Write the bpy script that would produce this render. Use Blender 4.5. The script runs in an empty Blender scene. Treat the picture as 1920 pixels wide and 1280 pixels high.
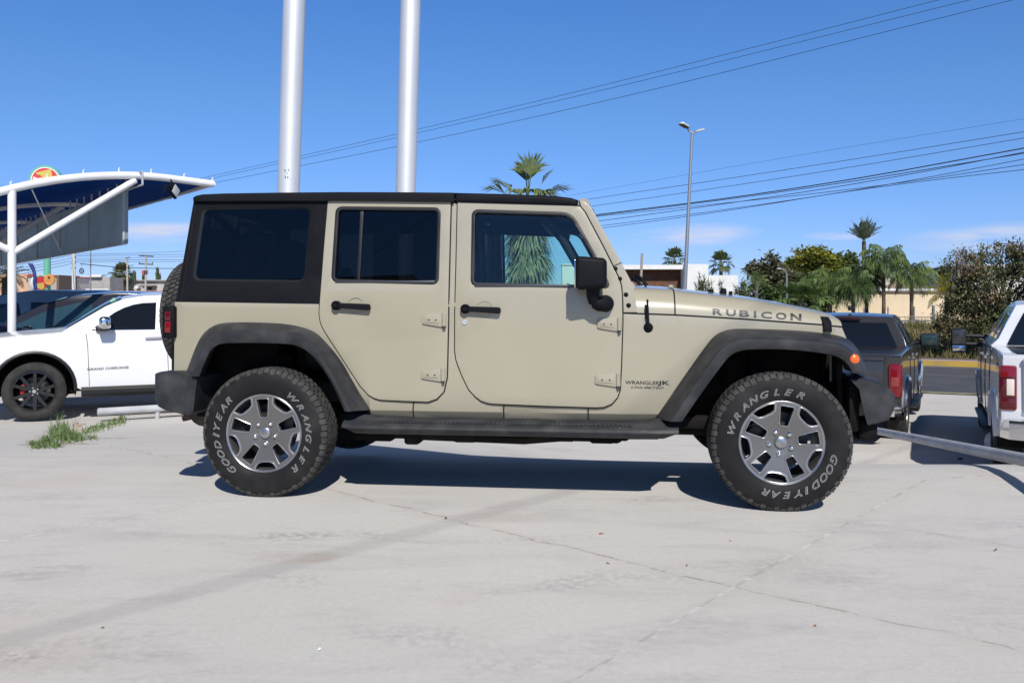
import bpy, bmesh, math, random
from mathutils import Vector, Matrix
random.seed(7)
R = math.radians
sc = bpy.context.scene
col = sc.collection

# ------------------------------------------------------------------ camera, sky, sun, exposure
CH = 1.147            # camera height over the concrete beside the car
F = 1550.0           # focal length in photo pixels (photo is 1920 wide)
KY = F/2400.0        # depths below are laid out for a longer lens and scaled by this
HY = 565.0           # row of the horizon in the photo
cd = bpy.data.cameras.new('camera')
cd.sensor_width = 36.0; cd.lens = F/1920*36; cd.shift_y = -(640-HY)/1920
cd.clip_start = 0.05; cd.clip_end = 6000
cam = bpy.data.objects.new('camera', cd); col.objects.link(cam)
cam.location = (0, 0, CH); cam.rotation_euler = (R(90), 0, 0)
sc.camera = cam

SUN_TO = Vector((0.17, -1.0, 0.93)).normalized()
SUN_EL = math.asin(SUN_TO.z)
world = bpy.data.worlds.new('World'); sc.world = world; world.use_nodes = True
wn = world.node_tree.nodes; wl = world.node_tree.links
bg = wn['Background']
sky = wn.new('ShaderNodeTexSky'); sky.sky_type = 'NISHITA'; sky.sun_disc = False
sky.sun_elevation = SUN_EL; sky.sun_rotation = R(180-9)
sky.altitude = 1100; sky.air_density = 1.0; sky.dust_density = 0.35; sky.ozone_density = 3.0
# thin clouds low over the horizon, by direction
tc = wn.new('ShaderNodeTexCoord'); mp = wn.new('ShaderNodeMapping'); mp.inputs['Scale'].default_value = (2.2, 2.2, 24)
mp.inputs['Location'].default_value = (3.1, 0.4, 5.2)
nz = wn.new('ShaderNodeTexNoise'); nz.inputs['Scale'].default_value = 2.3; nz.inputs['Detail'].default_value = 5
rp = wn.new('ShaderNodeValToRGB'); rp.color_ramp.elements[0].position = .56; rp.color_ramp.elements[1].position = .78
sx = wn.new('ShaderNodeSeparateXYZ'); b1 = wn.new('ShaderNodeMapRange'); b1.inputs[1].default_value = .16; b1.inputs[2].default_value = .03
ml = wn.new('ShaderNodeMath'); ml.operation = 'MULTIPLY'
m2 = wn.new('ShaderNodeMath'); m2.operation = 'MULTIPLY'; m2.inputs[1].default_value = .95
mx = wn.new('ShaderNodeMixRGB'); mx.inputs[2].default_value = (4.6, 4.75, 5.7, 1)
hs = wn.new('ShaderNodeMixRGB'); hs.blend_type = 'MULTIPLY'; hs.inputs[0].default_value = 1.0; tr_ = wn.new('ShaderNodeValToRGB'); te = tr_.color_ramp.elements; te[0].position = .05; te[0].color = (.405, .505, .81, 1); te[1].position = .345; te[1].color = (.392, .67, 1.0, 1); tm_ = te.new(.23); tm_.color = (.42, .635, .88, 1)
wl.new(tc.outputs['Generated'], mp.inputs['Vector']); wl.new(mp.outputs[0], nz.inputs['Vector']); wl.new(nz.outputs['Fac'], rp.inputs[0])
wl.new(tc.outputs['Generated'], sx.inputs[0]); wl.new(sx.outputs['Z'], b1.inputs[0])
def wm(op, x, y=None):
    k = wn.new('ShaderNodeMath'); k.operation = op
    for v, i in ((x, 0), (y, 1)):
        if v is None: continue
        if isinstance(v, (int, float)): k.inputs[i].default_value = v
        else: wl.new(v, k.inputs[i])
    return k.outputs[0]
uu = wm('DIVIDE', sx.outputs['X'], sx.outputs['Y']); vv = wm('DIVIDE', sx.outputs['Z'], sx.outputs['Y']); acc = None
for cx_, cy_, ax_, ay_, tl_ in ((.222, .080, .085, .016, .06), (.60, .078, .14, .020, .05), (-.42, .085, .10, .016, 0), (.40, .079, .05, .006, 0), (-.30, .066, .06, .008, .05)):
    du = wm('SUBTRACT', uu, cx_); e_ = wm('ADD', wm('POWER', wm('DIVIDE', du, ax_), 2), wm('POWER', wm('DIVIDE', wm('SUBTRACT', wm('SUBTRACT', vv, cy_), wm('MULTIPLY', du, tl_)), ay_), 2))
    p_ = wm('MAXIMUM', wm('SUBTRACT', 1.0, e_), 0.0); acc = p_ if acc is None else wm('ADD', acc, p_)
fr = wm('MULTIPLY', acc, wm('GREATER_THAN', sx.outputs['Y'], 0.05))
mp.inputs['Scale'].default_value = (6, 6, 38); rp.color_ramp.elements[0].position = .34; rp.color_ramp.elements[1].position = .70
wl.new(rp.outputs[0], ml.inputs[0]); wl.new(fr, ml.inputs[1]); wl.new(ml.outputs[0], m2.inputs[0])
wl.new(sky.outputs[0], hs.inputs[1]); wl.new(hs.outputs[0], mx.inputs[1]); wl.new(m2.outputs[0], mx.inputs[0]); wl.new(mx.outputs[0], bg.inputs['Color'])
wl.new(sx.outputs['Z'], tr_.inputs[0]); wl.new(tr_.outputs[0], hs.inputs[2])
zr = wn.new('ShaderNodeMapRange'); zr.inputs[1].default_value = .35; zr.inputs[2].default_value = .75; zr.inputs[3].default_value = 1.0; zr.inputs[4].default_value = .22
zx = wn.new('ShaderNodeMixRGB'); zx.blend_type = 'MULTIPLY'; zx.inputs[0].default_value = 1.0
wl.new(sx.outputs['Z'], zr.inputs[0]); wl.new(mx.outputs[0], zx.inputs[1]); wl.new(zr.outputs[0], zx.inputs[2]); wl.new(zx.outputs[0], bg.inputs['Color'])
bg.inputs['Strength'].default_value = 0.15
sd = bpy.data.lights.new('sun', 'SUN'); sd.energy = 4.8; sd.angle = R(.53); sd.color = (1, .965, .91)
so = bpy.data.objects.new('sun', sd); col.objects.link(so)
so.rotation_euler = SUN_TO.to_track_quat('Z', 'Y').to_euler(); so.location = (3, -20, 20)
sc.view_settings.view_transform = 'Standard'; sc.view_settings.look = 'None'
sc.view_settings.exposure = 0.0; sc.view_settings.gamma = 1.0

# ------------------------------------------------------------------ materials
def mat(name, c, rough=.5, metal=0.0, coat=0.0, spec=.5, noise=None, bump=None, trans=0.0, ior=1.45):
    """noise=(scale, colour2, lo, hi[, detail]); bump=(scale, strength, distance)"""
    m = bpy.data.materials.new(name); m.use_nodes = True
    n = m.node_tree.nodes; l = m.node_tree.links; p = n['Principled BSDF']
    p.inputs['Base Color'].default_value = (*c, 1); p.inputs['Roughness'].default_value = rough
    p.inputs['Metallic'].default_value = metal; p.inputs['Coat Weight'].default_value = coat
    p.inputs['Coat Roughness'].default_value = .04
    p.inputs['Specular IOR Level'].default_value = spec; p.inputs['IOR'].default_value = ior
    if noise or bump:
        t = n.new('ShaderNodeTexCoord')
    if noise:
        z = n.new('ShaderNodeTexNoise'); z.inputs['Scale'].default_value = noise[0]
        z.inputs['Detail'].default_value = noise[4] if len(noise) > 4 else 4
        l.new(t.outputs['Object'], z.inputs['Vector'])
        r = n.new('ShaderNodeValToRGB'); e = r.color_ramp.elements
        e[0].position = noise[2]; e[1].position = noise[3]; e[0].color = (*c, 1); e[1].color = (*noise[1], 1)
        l.new(z.outputs['Fac'], r.inputs[0]); l.new(r.outputs[0], p.inputs['Base Color'])
    if bump:
        z = n.new('ShaderNodeTexNoise'); z.inputs['Scale'].default_value = bump[0]; z.inputs['Detail'].default_value = 3
        l.new(t.outputs['Object'], z.inputs['Vector'])
        b = n.new('ShaderNodeBump'); b.inputs['Strength'].default_value = bump[1]; b.inputs['Distance'].default_value = bump[2]
        l.new(z.outputs['Fac'], b.inputs['Height']); l.new(b.outputs[0], p.inputs['Normal'])
    return m

def glass(name, tint, refl=(1, 1, 1), ior=1.5):
    m = bpy.data.materials.new(name); m.use_nodes = True
    n = m.node_tree.nodes; l = m.node_tree.links; n.remove(n['Principled BSDF'])
    t = n.new('ShaderNodeBsdfTransparent'); t.inputs[0].default_value = (*tint, 1)
    g = n.new('ShaderNodeBsdfGlossy'); g.inputs['Roughness'].default_value = .01; g.inputs[0].default_value = (*refl, 1)
    f = n.new('ShaderNodeFresnel'); f.inputs[0].default_value = ior
    x = n.new('ShaderNodeMixShader'); l.new(f.outputs[0], x.inputs[0]); l.new(t.outputs[0], x.inputs[1]); l.new(g.outputs[0], x.inputs[2])
    l.new(x.outputs[0], n['Material Output'].inputs[0])
    return m

def leafmat(name, c1, c2, c3=None, scale=.6, trans=.25):
    m = bpy.data.materials.new(name); m.use_nodes = True
    n = m.node_tree.nodes; l = m.node_tree.links; p = n['Principled BSDF']; p.inputs['Roughness'].default_value = .6
    p.inputs['Specular IOR Level'].default_value = .25
    t = n.new('ShaderNodeTexCoord'); z = n.new('ShaderNodeTexNoise'); z.inputs['Scale'].default_value = scale; z.inputs['Detail'].default_value = 6
    z.inputs['Roughness'].default_value = .7
    l.new(t.outputs['Object'], z.inputs['Vector'])
    r = n.new('ShaderNodeValToRGB'); e = r.color_ramp.elements; e[0].position = .36; e[1].position = .64
    e[0].color = (*c1, 1); e[1].color = (*c2, 1)
    if c3:
        k = e.new(.5); k.color = (*c3, 1)
    l.new(z.outputs['Fac'], r.inputs[0]); l.new(r.outputs[0], p.inputs['Base Color'])
    if trans:
        tr = n.new('ShaderNodeBsdfTranslucent'); l.new(r.outputs[0], tr.inputs[0])
        x = n.new('ShaderNodeMixShader'); x.inputs[0].default_value = trans
        l.new(p.outputs[0], x.inputs[1]); l.new(tr.outputs[0], x.inputs[2]); l.new(x.outputs[0], n['Material Output'].inputs[0])
    return m

def cloth(m, f):
    n = m.node_tree.nodes; l = m.node_tree.links; p = n['Principled BSDF']; p.inputs['Specular IOR Level'].default_value = .05
    t = n.new('ShaderNodeBsdfTranslucent'); src = p.inputs['Base Color'].links
    if src: l.new(src[0].from_socket, t.inputs[0])
    else: t.inputs[0].default_value = p.inputs['Base Color'].default_value
    x = n.new('ShaderNodeMixShader'); x.inputs[0].default_value = f; l.new(p.outputs[0], x.inputs[1]); l.new(t.outputs[0], x.inputs[2]); l.new(x.outputs[0], n['Material Output'].inputs[0]); return m

# ------------------------------------------------------------------ mesh building
class MB:
    def __init__(s): s.v = []; s.f = []; s.m = []
    def add(s, vs, fs, mi=0):
        o = len(s.v); s.v += [tuple(v) for v in vs]; s.f += [tuple(i+o for i in f) for f in fs]; s.m += [mi]*len(fs); return s
    def addbm(s, bm, mi=0, M=None):
        bm.verts.index_update()
        vs = [(M @ v.co) if M else v.co.copy() for v in bm.verts]
        s.add(vs, [[v.index for v in f.verts] for f in bm.faces], mi); bm.free(); return s
    def box(s, c, d, bev=0.0, rot=None, mi=0, seg=2):
        bm = bmesh.new(); bmesh.ops.create_cube(bm, size=1)
        for v in bm.verts: v.co = Vector((v.co.x*d[0], v.co.y*d[1], v.co.z*d[2]))
        if bev: bmesh.ops.bevel(bm, geom=bm.edges[:], offset=bev, segments=seg, profile=.5, affect='EDGES')
        M = Matrix.Translation(c)
        if rot: M = M @ (rot if isinstance(rot, Matrix) else Matrix.Rotation(rot, 4, 'Z'))
        return s.addbm(bm, mi, M)
    def tube(s, pts, r, n=10, mi=0, cap=True, closed=False):
        P = [Vector(p) for p in pts]; k = len(P); rr = r if isinstance(r, (list, tuple)) else [r]*k
        rings = []; up = None
        for i, p in enumerate(P):
            a = P[i-1] if (i > 0 or closed) else P[i]; b = P[(i+1) % k] if (i < k-1 or closed) else P[i]
            t = (b-a).normalized() if (b-a).length > 1e-9 else Vector((0, 0, 1))
            if up is None:
                up = Vector((0, 0, 1)) if abs(t.z) < .9 else Vector((1, 0, 0))
            u = (up - t*up.dot(t)).normalized(); w = t.cross(u); up = u
            rings.append([p + (u*math.cos(2*math.pi*j/n) + w*math.sin(2*math.pi*j/n))*rr[i] for j in range(n)])
        vs = [v for rg in rings for v in rg]; fs = []
        for i in range(k-1 if not closed else k):
            i2 = (i+1) % k
            for j in range(n):
                fs.append((i*n+j, i*n+(j+1) % n, i2*n+(j+1) % n, i2*n+j))
        if cap and not closed:
            fs.append(tuple(range(n-1, -1, -1))); fs.append(tuple((k-1)*n+j for j in range(n)))
        return s.add(vs, fs, mi)
    def lathe(s, prof, n=32, axis='Z', c=(0, 0, 0), mi=0, closed=False):
        """prof: (radius, height along axis)"""
        vs = []; fs = []; k = len(prof)
        for j in range(n):
            a = 2*math.pi*j/n; ca, sa = math.cos(a), math.sin(a)
            for r, h in prof:
                if axis == 'Z': p = (r*ca, r*sa, h)
                elif axis == 'Y': p = (r*ca, h, r*sa)
                else: p = (h, r*ca, r*sa)
                vs.append((p[0]+c[0], p[1]+c[1], p[2]+c[2]))
        for j in range(n):
            j2 = (j+1) % n
            for i in range(k-1 if not closed else k):
                i2 = (i+1) % k
                fs.append((j*k+i, j*k+i2, j2*k+i2, j2*k+i))
        return s.add(vs, fs, mi)
    def grid(s, rows, mi=0, close=False):
        n = len(rows[0]); vs = [p for r in rows for p in r]; fs = []
        for i in range(len(rows)-1):
            for j in range(n-1 if not close else n):
                j2 = (j+1) % n
                fs.append((i*n+j, i*n+j2, (i+1)*n+j2, (i+1)*n+j))
        return s.add(vs, fs, mi)
    def build(s, name, m, parent=None, loc=None, ang=28, recalc=True, flat=False):
        me = bpy.data.meshes.new(name)
        me.from_pydata([tuple(v) for v in s.v], [], s.f)
        for x in (m if isinstance(m, (list, tuple)) else [m]): me.materials.append(x)
        if any(s.m): me.polygons.foreach_set('material_index', s.m)
        if recalc:
            bm = bmesh.new(); bm.from_mesh(me); bmesh.ops.remove_doubles(bm, verts=bm.verts[:], dist=1e-5)
            bmesh.ops.recalc_face_normals(bm, faces=bm.faces[:]); bm.to_mesh(me); bm.free()
        if not flat:
            me.polygons.foreach_set('use_smooth', [True]*len(me.polygons))
            me.set_sharp_from_angle(angle=R(ang))
        me.update()
        o = bpy.data.objects.new(name, me); col.objects.link(o)
        if parent: o.parent = parent
        if loc is not None: o.location = loc
        return o

def slice_bm(bm, gx, gz):
    xs = [v.co.x for v in bm.verts]; zs = [v.co.z for v in bm.verts]
    if gx:
        x = math.floor(min(xs)/gx)*gx + gx
        while x < max(xs)-1e-4:
            bmesh.ops.bisect_plane(bm, geom=bm.verts[:]+bm.edges[:]+bm.faces[:], dist=1e-5, plane_co=(x, 0, 0), plane_no=(1, 0, 0)); x += gx
    if gz:
        z = math.floor(min(zs)/gz)*gz + gz
        while z < max(zs)-1e-4:
            bmesh.ops.bisect_plane(bm, geom=bm.verts[:]+bm.edges[:]+bm.faces[:], dist=1e-5, plane_co=(0, 0, z), plane_no=(0, 0, 1)); z += gz

def fill_bm(poly, holes, gx, gz):
    bm = bmesh.new(); ed = []
    for lp in [poly]+list(holes):
        vs = [bm.verts.new((p[0], 0, p[1])) for p in lp]
        for i in range(len(vs)): ed.append(bm.edges.new((vs[i], vs[(i+1) % len(vs)])))
    bmesh.ops.triangle_fill(bm, use_beauty=True, use_dissolve=False, edges=ed, normal=(0, -1, 0))
    slice_bm(bm, gx, gz)
    return bm

def panel(mb, poly, wf, s=-1, t=.02, holes=(), bev=.004, off=0.0, gx=None, gz=None, mi=0, seg=2):
    """a sheet of thickness t on the surface |y| = wf(x,z)+off, outline poly in (x,z), facing side s"""
    bm = fill_bm(poly, holes, gx, gz)
    W = wf if callable(wf) else (lambda x, z: wf)
    for v in bm.verts: v.co.y = s*(W(v.co.x, v.co.z)+off)
    be = [e for e in bm.edges if len(e.link_faces) == 1]
    if t:
        ret = bmesh.ops.extrude_edge_only(bm, edges=be)
        for v in [g for g in ret['geom'] if isinstance(g, bmesh.types.BMVert)]: v.co.y -= s*t
        bmesh.ops.recalc_face_normals(bm, faces=bm.faces[:])
        if bev: bmesh.ops.bevel(bm, geom=[e for e in be if e.is_valid], offset=bev, segments=seg, profile=.5, affect='EDGES', clamp_overlap=True)
    return mb.addbm(bm, mi)

def shell(mb, poly, wf, r=.05, ny=6, cf=None, gx=.25, gz=.12, seg=3, mi=0):
    """closed body: outline poly in (x,z), half width wf(x,z), cross crown cf(x,z,t)->dz"""
    bm = fill_bm(poly, (), gx, gz)
    near = bm.verts[:]; faces = bm.faces[:]
    be = [e for e in bm.edges if len(e.link_faces) == 1]
    far = {}
    pos = {v: (v.co.x, v.co.z) for v in near}
    for v in near: far[v] = bm.verts.new((v.co.x, 0, v.co.z))
    for f in faces: bm.faces.new([far[v] for v in reversed(f.verts)])
    mids = {}
    for v in {x for e in be for x in e.verts}:
        lst = [v]
        for k in range(1, ny):
            t = -1+2*k/ny
            x, z = pos[v]; w = wf(x, z)
            m = bm.verts.new((x, t*w, z+(cf(x, z, t) if cf else 0))); lst.append(m)
        lst.append(far[v]); mids[v] = lst
    for v in near:
        x, z = pos[v]; w = wf(x, z); v.co.y = -w; far[v].co.y = w
    bev = list(be)
    for e in be:
        a, b = e.verts; A = mids[a]; B = mids[b]
        for k in range(ny): bm.faces.new((A[k], B[k], B[k+1], A[k+1]))
        fe = bm.edges.get((far[a], far[b]))
        if fe: bev.append(fe)
    bmesh.ops.recalc_face_normals(bm, faces=bm.faces[:])
    if r: bmesh.ops.bevel(bm, geom=bev, offset=r, segments=seg, profile=.5, affect='EDGES', clamp_overlap=True)
    return mb.addbm(bm, mi)

def rpoly(pts, r, n=4):
    """round the corners of a polygon; r a number or list"""
    out = []; k = len(pts)
    for i in range(k):
        p = Vector(pts[i]).to_2d() if len(pts[i]) == 2 else Vector(pts[i][:2]); a = Vector(pts[i-1]); b = Vector(pts[(i+1) % k])
        rr = r[i] if isinstance(r, (list, tuple)) else r
        da = a-p; db = b-p; d = min(rr, da.length*.48, db.length*.48)
        if d < 1e-5: out.append((p.x, p.y)); continue
        p0 = p+da.normalized()*d; p1 = p+db.normalized()*d
        for j in range(n+1):
            t = j/n; q = p0*(1-t)**2 + p*2*t*(1-t) + p1*t*t; out.append((q.x, q.y))
    return out

def inset(poly, d):
    """offset a polygon inwards by d (outwards if negative)"""
    k = len(poly); A = sum(poly[i][0]*poly[(i+1) % k][1]-poly[(i+1) % k][0]*poly[i][1] for i in range(k)); sg = 1 if A > 0 else -1
    out = []
    for i in range(k):
        p = Vector(poly[i]); a = Vector(poly[i-1]); b = Vector(poly[(i+1) % k])
        e1 = (p-a); e2 = (b-p)
        if e1.length < 1e-7 or e2.length < 1e-7: out.append((p.x, p.y)); continue
        n1 = Vector((-e1.y, e1.x)).normalized()*sg; n2 = Vector((-e2.y, e2.x)).normalized()*sg
        m = n1+n2
        if m.length < 1e-6: m = n1
        m.normalize(); c = max(.45, m.dot(n1)); q = p+m*(d/c); out.append((q.x, q.y))
    return out

def resample(pts, n):
    P = [Vector(p) for p in pts]; L = [0]
    for i in range(1, len(P)): L.append(L[-1]+(P[i]-P[i-1]).length)
    out = []
    for k in range(n):
        s = L[-1]*k/(n-1); i = 1
        while i < len(P)-1 and L[i] < s: i += 1
        t = (s-L[i-1])/max(1e-9, L[i]-L[i-1]); out.append(P[i-1].lerp(P[i], min(1, max(0, t))))
    return out

def smooth_path(pts, it=2):
    P = [Vector(p) for p in pts]
    for _ in range(it):
        Q = [P[0]]
        for i in range(len(P)-1):
            Q.append(P[i].lerp(P[i+1], .25)); Q.append(P[i].lerp(P[i+1], .75))
        Q.append(P[-1]); P = Q
    return P

def interp(x, xs, ys):
    if x <= xs[0]: return ys[0]
    for i in range(1, len(xs)):
        if x <= xs[i]:
            t = (x-xs[i-1])/(xs[i]-xs[i-1]); return ys[i-1]*(1-t)+ys[i]*t
    return ys[-1]

def circ(r, n=32, c=(0, 0)): return [(c[0]+r*math.cos(2*math.pi*i/n), c[1]+r*math.sin(2*math.pi*i/n)) for i in range(n)]

def text_mesh(body, size=1.0, shear=0.0, outline=0.0, extrude=0.0, offset=0.0, sx=1.0, spacing=1.0, align='LEFT'):
    cu = bpy.data.curves.new('t', 'FONT'); cu.body = body; cu.size = size; cu.shear = shear; cu.align_x = align
    cu.space_character = spacing; cu.offset = offset; cu.resolution_u = 3
    if outline: cu.fill_mode = 'NONE'; cu.bevel_depth = outline; cu.bevel_resolution = 0
    else: cu.extrude = extrude
    o = bpy.data.objects.new('t', cu); col.objects.link(o)
    dg = bpy.context.evaluated_depsgraph_get(); dg.update()
    me = bpy.data.meshes.new_from_object(o.evaluated_get(dg))
    vs = [(v.co.x*sx, v.co.y, v.co.z) for v in me.vertices]; fs = [tuple(p.vertices) for p in me.polygons]
    bpy.data.objects.remove(o); bpy.data.curves.remove(cu); bpy.data.meshes.remove(me)
    return vs, fs

# ------------------------------------------------------------------ objects
def tag(o, label=None, cat=None, group=None, kind=None):
    if label: o['label'] = label
    if cat: o['category'] = cat
    if group: o['group'] = group
    if kind: o['kind'] = kind
    return o
def thing(name, label, cat, loc=(0, 0, 0), rz=0.0, group=None, tilt=None):
    o = bpy.data.objects.new(name, None); col.objects.link(o); o.empty_display_size = .2
    o.location = loc; o.rotation_euler = (0, 0, rz)
    if tilt: o.rotation_euler = (tilt[0], tilt[1], rz)
    return tag(o, label, cat, group)
def kids(o): return [c for c in bpy.data.objects if c.parent == o]
def copy_tree(o, parent=None):
    c = o.copy(); col.objects.link(c)
    if parent: c.parent = parent
    for k in kids(o): copy_tree(k, c)
    return c

def at(px, py, Y):
    return Vector(((px-960)/F*Y, Y, CH+(HY-py)/F*Y))
def sstep(a, b, x):
    t = max(0, min(1, (x-a)/(b-a))); return t*t*(3-2*t)
def G(x, y):
    """height of the ground"""
    y = y/KY
    r = sstep(-4, 3, x)
    d = .42+(.95-.42)*r
    z = -d*sstep(8.3, 17.5-1.7*r, y)
    z -= r*.13*sstep(18, 30, y)
    k = y+.75*(x-15)
    z += r*1.0*sstep(46, 64, k)
    return z
def ghit(px, py, h=0.0):
    a = (px-960)/F; b = (HY-py)/F; t = 2.0; dt = .02
    while t < 400:
        if CH+b*t <= G(a*t, t)+h: break
        t += dt; dt = max(.02, t*.002)
    return Vector((a*t, t, CH+b*t))

class Fr:
    """a car's own frame: x forward, y left, z up"""
    def __init__(s, ox, oy, oz, yaw):
        s.o = Vector((ox, oy, oz)); s.yaw = yaw; s.f = Vector((math.cos(yaw), math.sin(yaw))); s.l = Vector((-math.sin(yaw), math.cos(yaw)))
    def U(s, px, py, y):
        a = (px-960)/F; b = (HY-py)/F; o2 = s.o.to_2d()
        t = (y+o2.dot(s.l))/(a*s.l.x+s.l.y)
        return ((Vector((a*t, t))-o2).dot(s.f), CH+b*t-s.o.z)
    def S(s, px, py, wf, side=-1, off=0.0):
        y = side*.8
        for _ in range(10):
            x, z = s.U(px, py, y); y = side*(wf(x, z)+off)
        return (x, z)
# ================================================================== ground, road, verge
def ground_material():
    m = bpy.data.materials.new('worn_concrete'); m.use_nodes = True
    n = m.node_tree.nodes; l = m.node_tree.links; p = n['Principled BSDF']; p.inputs['Roughness'].default_value = .82
    p.inputs['Specular IOR Level'].default_value = .25
    g = n.new('ShaderNodeNewGeometry')
    def noise(scale, detail=5, rough=.55, stretch=None, rot=0, dist=0):
        mp = n.new('ShaderNodeMapping'); l.new(g.outputs['Position'], mp.inputs[0])
        if stretch: mp.inputs['Scale'].default_value = stretch
        mp.inputs['Rotation'].default_value = (0, 0, rot)
        z = n.new('ShaderNodeTexNoise'); z.inputs['Scale'].default_value = scale; z.inputs['Detail'].default_value = detail; z.inputs['Roughness'].default_value = rough; z.inputs['Distortion'].default_value = dist
        l.new(mp.outputs[0], z.inputs['Vector']); return z.outputs['Fac']
    def ramp(v, a, b, ca, cb):
        r = n.new('ShaderNodeValToRGB'); e = r.color_ramp.elements; e[0].position = a; e[1].position = b; e[0].color = (*ca, 1); e[1].color = (*cb, 1); l.new(v, r.inputs[0]); return r.outputs[0]
    def mixc(kind, f, a, b):
        x = n.new('ShaderNodeMixRGB'); x.blend_type = kind
        if isinstance(f, float): x.inputs[0].default_value = f
        else: l.new(f, x.inputs[0])
        for v, i in ((a, 1), (b, 2)):
            if isinstance(v, tuple): x.inputs[i].default_value = (*v, 1)
            else: l.new(v, x.inputs[i])
        return x.outputs[0]
    def math_(op, a, b=None, c=None):
        x = n.new('ShaderNodeMath'); x.operation = op
        for v, i in ((a, 0), (b, 1), (c, 2)):
            if v is None: continue
            if isinstance(v, (int, float)): x.inputs[i].default_value = v
            else: l.new(v, x.inputs[i])
        return x.outputs[0]
    base = ramp(noise(.55, 6, .6), .3, .72, (.545, .518, .480), (.605, .578, .540))
    W1 = (1, 1, 1)
    # dark scuffs and tyre dirt, drawn out along the driving direction
    base = mixc('MULTIPLY', 1.0, base, ramp(noise(1.1, 7, .62, (1, 3.2, 1), R(-18), .6), .50, .76, W1, (.85, .85, .865)))
    base = mixc('MULTIPLY', 1.0, base, ramp(noise(2.3, 8, .7, (1, 4.5, 1), R(8), 1.2), .56, .80, W1, (.82, .825, .84)))
    base = mixc('MULTIPLY', 1.0, base, ramp(noise(.9, 4, .5, (1, 1, 1), .4), .60, .78, W1, (.96, .90, .84)))
    base = mixc('MULTIPLY', 1.0, base, ramp(noise(38, 4, .6), .35, .7, (.95, .95, .955), (1.03, 1.03, 1.02)))
    base = mixc('MULTIPLY', 1.0, base, ramp(noise(160, 2, .5), .3, .75, (.94, .94, .94), (1.04, 1.04, 1.04)))
    sp = n.new('ShaderNodeSeparateXYZ'); l.new(g.outputs['Position'], sp.inputs[0])
    wob = math_('MULTIPLY', math_('SUBTRACT', noise(3.2, 6, .65), .5), .09)
    wx = math_('ADD', sp.outputs['X'], wob); wy = math_('ADD', sp.outputs['Y'], wob)
    jn = noise(9, 5, .7)
    def joint(pa, pb, w, dark, light):
        nonlocal base
        a = Vector(pa[:2]); b = Vector(pb[:2]); u = (b-a).normalized(); nn = Vector((-u.y, u.x)); L = (b-a).length
        d = math_('ABSOLUTE', math_('SUBTRACT', math_('ADD', math_('MULTIPLY', wx, nn.x), math_('MULTIPLY', wy, nn.y)), a.dot(nn)))
        t = math_('SUBTRACT', math_('ADD', math_('MULTIPLY', wx, u.x), math_('MULTIPLY', wy, u.y)), a.dot(u))
        inn = math_('MULTIPLY', math_('GREATER_THAN', t, 0), math_('LESS_THAN', t, L))
        e1 = n.new('ShaderNodeMapRange'); e1.inputs[1].default_value = w; e1.inputs[2].default_value = w*.35; l.new(d, e1.inputs[0])
        mk = math_('MULTIPLY', e1.outputs[0], inn)
        base = mixc('MIX', mk, base, ramp(jn, .44, .58, dark, light))
        e2 = n.new('ShaderNodeMapRange'); e2.inputs[1].default_value = w*9; e2.inputs[2].default_value = 0; e2.inputs[4].default_value = .09; l.new(d, e2.inputs[0])
        base = mixc('MULTIPLY', math_('MULTIPLY', e2.outputs[0], inn), base, (.62, .60, .58))
    def gp(x, y): return ghit(x, y)
    joint(gp(560, 905), gp(1375, 1103), .009, (.33, .30, .265), (.52, .49, .45))
    joint(gp(1375, 1103), gp(2300, 1305), .009, (.38, .35, .315), (.54, .51, .475))
    joint(gp(1010, 1312), gp(1375, 1103), .010, (.44, .42, .39), (.62, .60, .57))
    joint(gp(1375, 1103), gp(1735, 900), .013, (.45, .42, .385), (.62, .60, .56))
    joint(gp(1735, 900), gp(2050, 878), .015, (.42, .39, .35), (.70, .68, .64))
    joint(gp(-250, 1062), gp(520, 915), .011, (.46, .44, .41), (.70, .68, .65))
    joint(gp(170, 830), gp(520, 915), .012, (.40, .38, .35), (.68, .66, .63))
    joint(gp(1540, 968), gp(2000, 1040), .008, (.40, .37, .34), (.56, .53, .49))
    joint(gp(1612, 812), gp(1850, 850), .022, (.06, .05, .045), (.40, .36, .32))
    def ell(px, py, rx, ry, rot, c, k, sc=6):
        nonlocal base
        q = gp(px, py); ca, sa = math.cos(R(rot)), math.sin(R(rot)); dx = math_('SUBTRACT', wx, q.x); dy = math_('SUBTRACT', wy, q.y)
        u = math_('DIVIDE', math_('ADD', math_('MULTIPLY', dx, ca), math_('MULTIPLY', dy, sa)), rx); v = math_('DIVIDE', math_('SUBTRACT', math_('MULTIPLY', dy, ca), math_('MULTIPLY', dx, sa)), ry)
        d = math_('SUBTRACT', 1.0, math_('ADD', math_('MULTIPLY', u, u), math_('MULTIPLY', v, v))); d = math_('MAXIMUM', d, 0.0)
        e = n.new('ShaderNodeMapRange'); e.inputs[1].default_value = .38; e.inputs[2].default_value = .62; l.new(noise(sc, 5, .65, (1, 2, 1), R(rot)), e.inputs[0])
        base = mixc('MULTIPLY', math_('MULTIPLY', math_('MULTIPLY', math_('MINIMUM', math_('MULTIPLY', d, 2.0), 1.0), e.outputs[0]), k*.65), base, c)
    DK = (.62, .63, .66)
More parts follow.
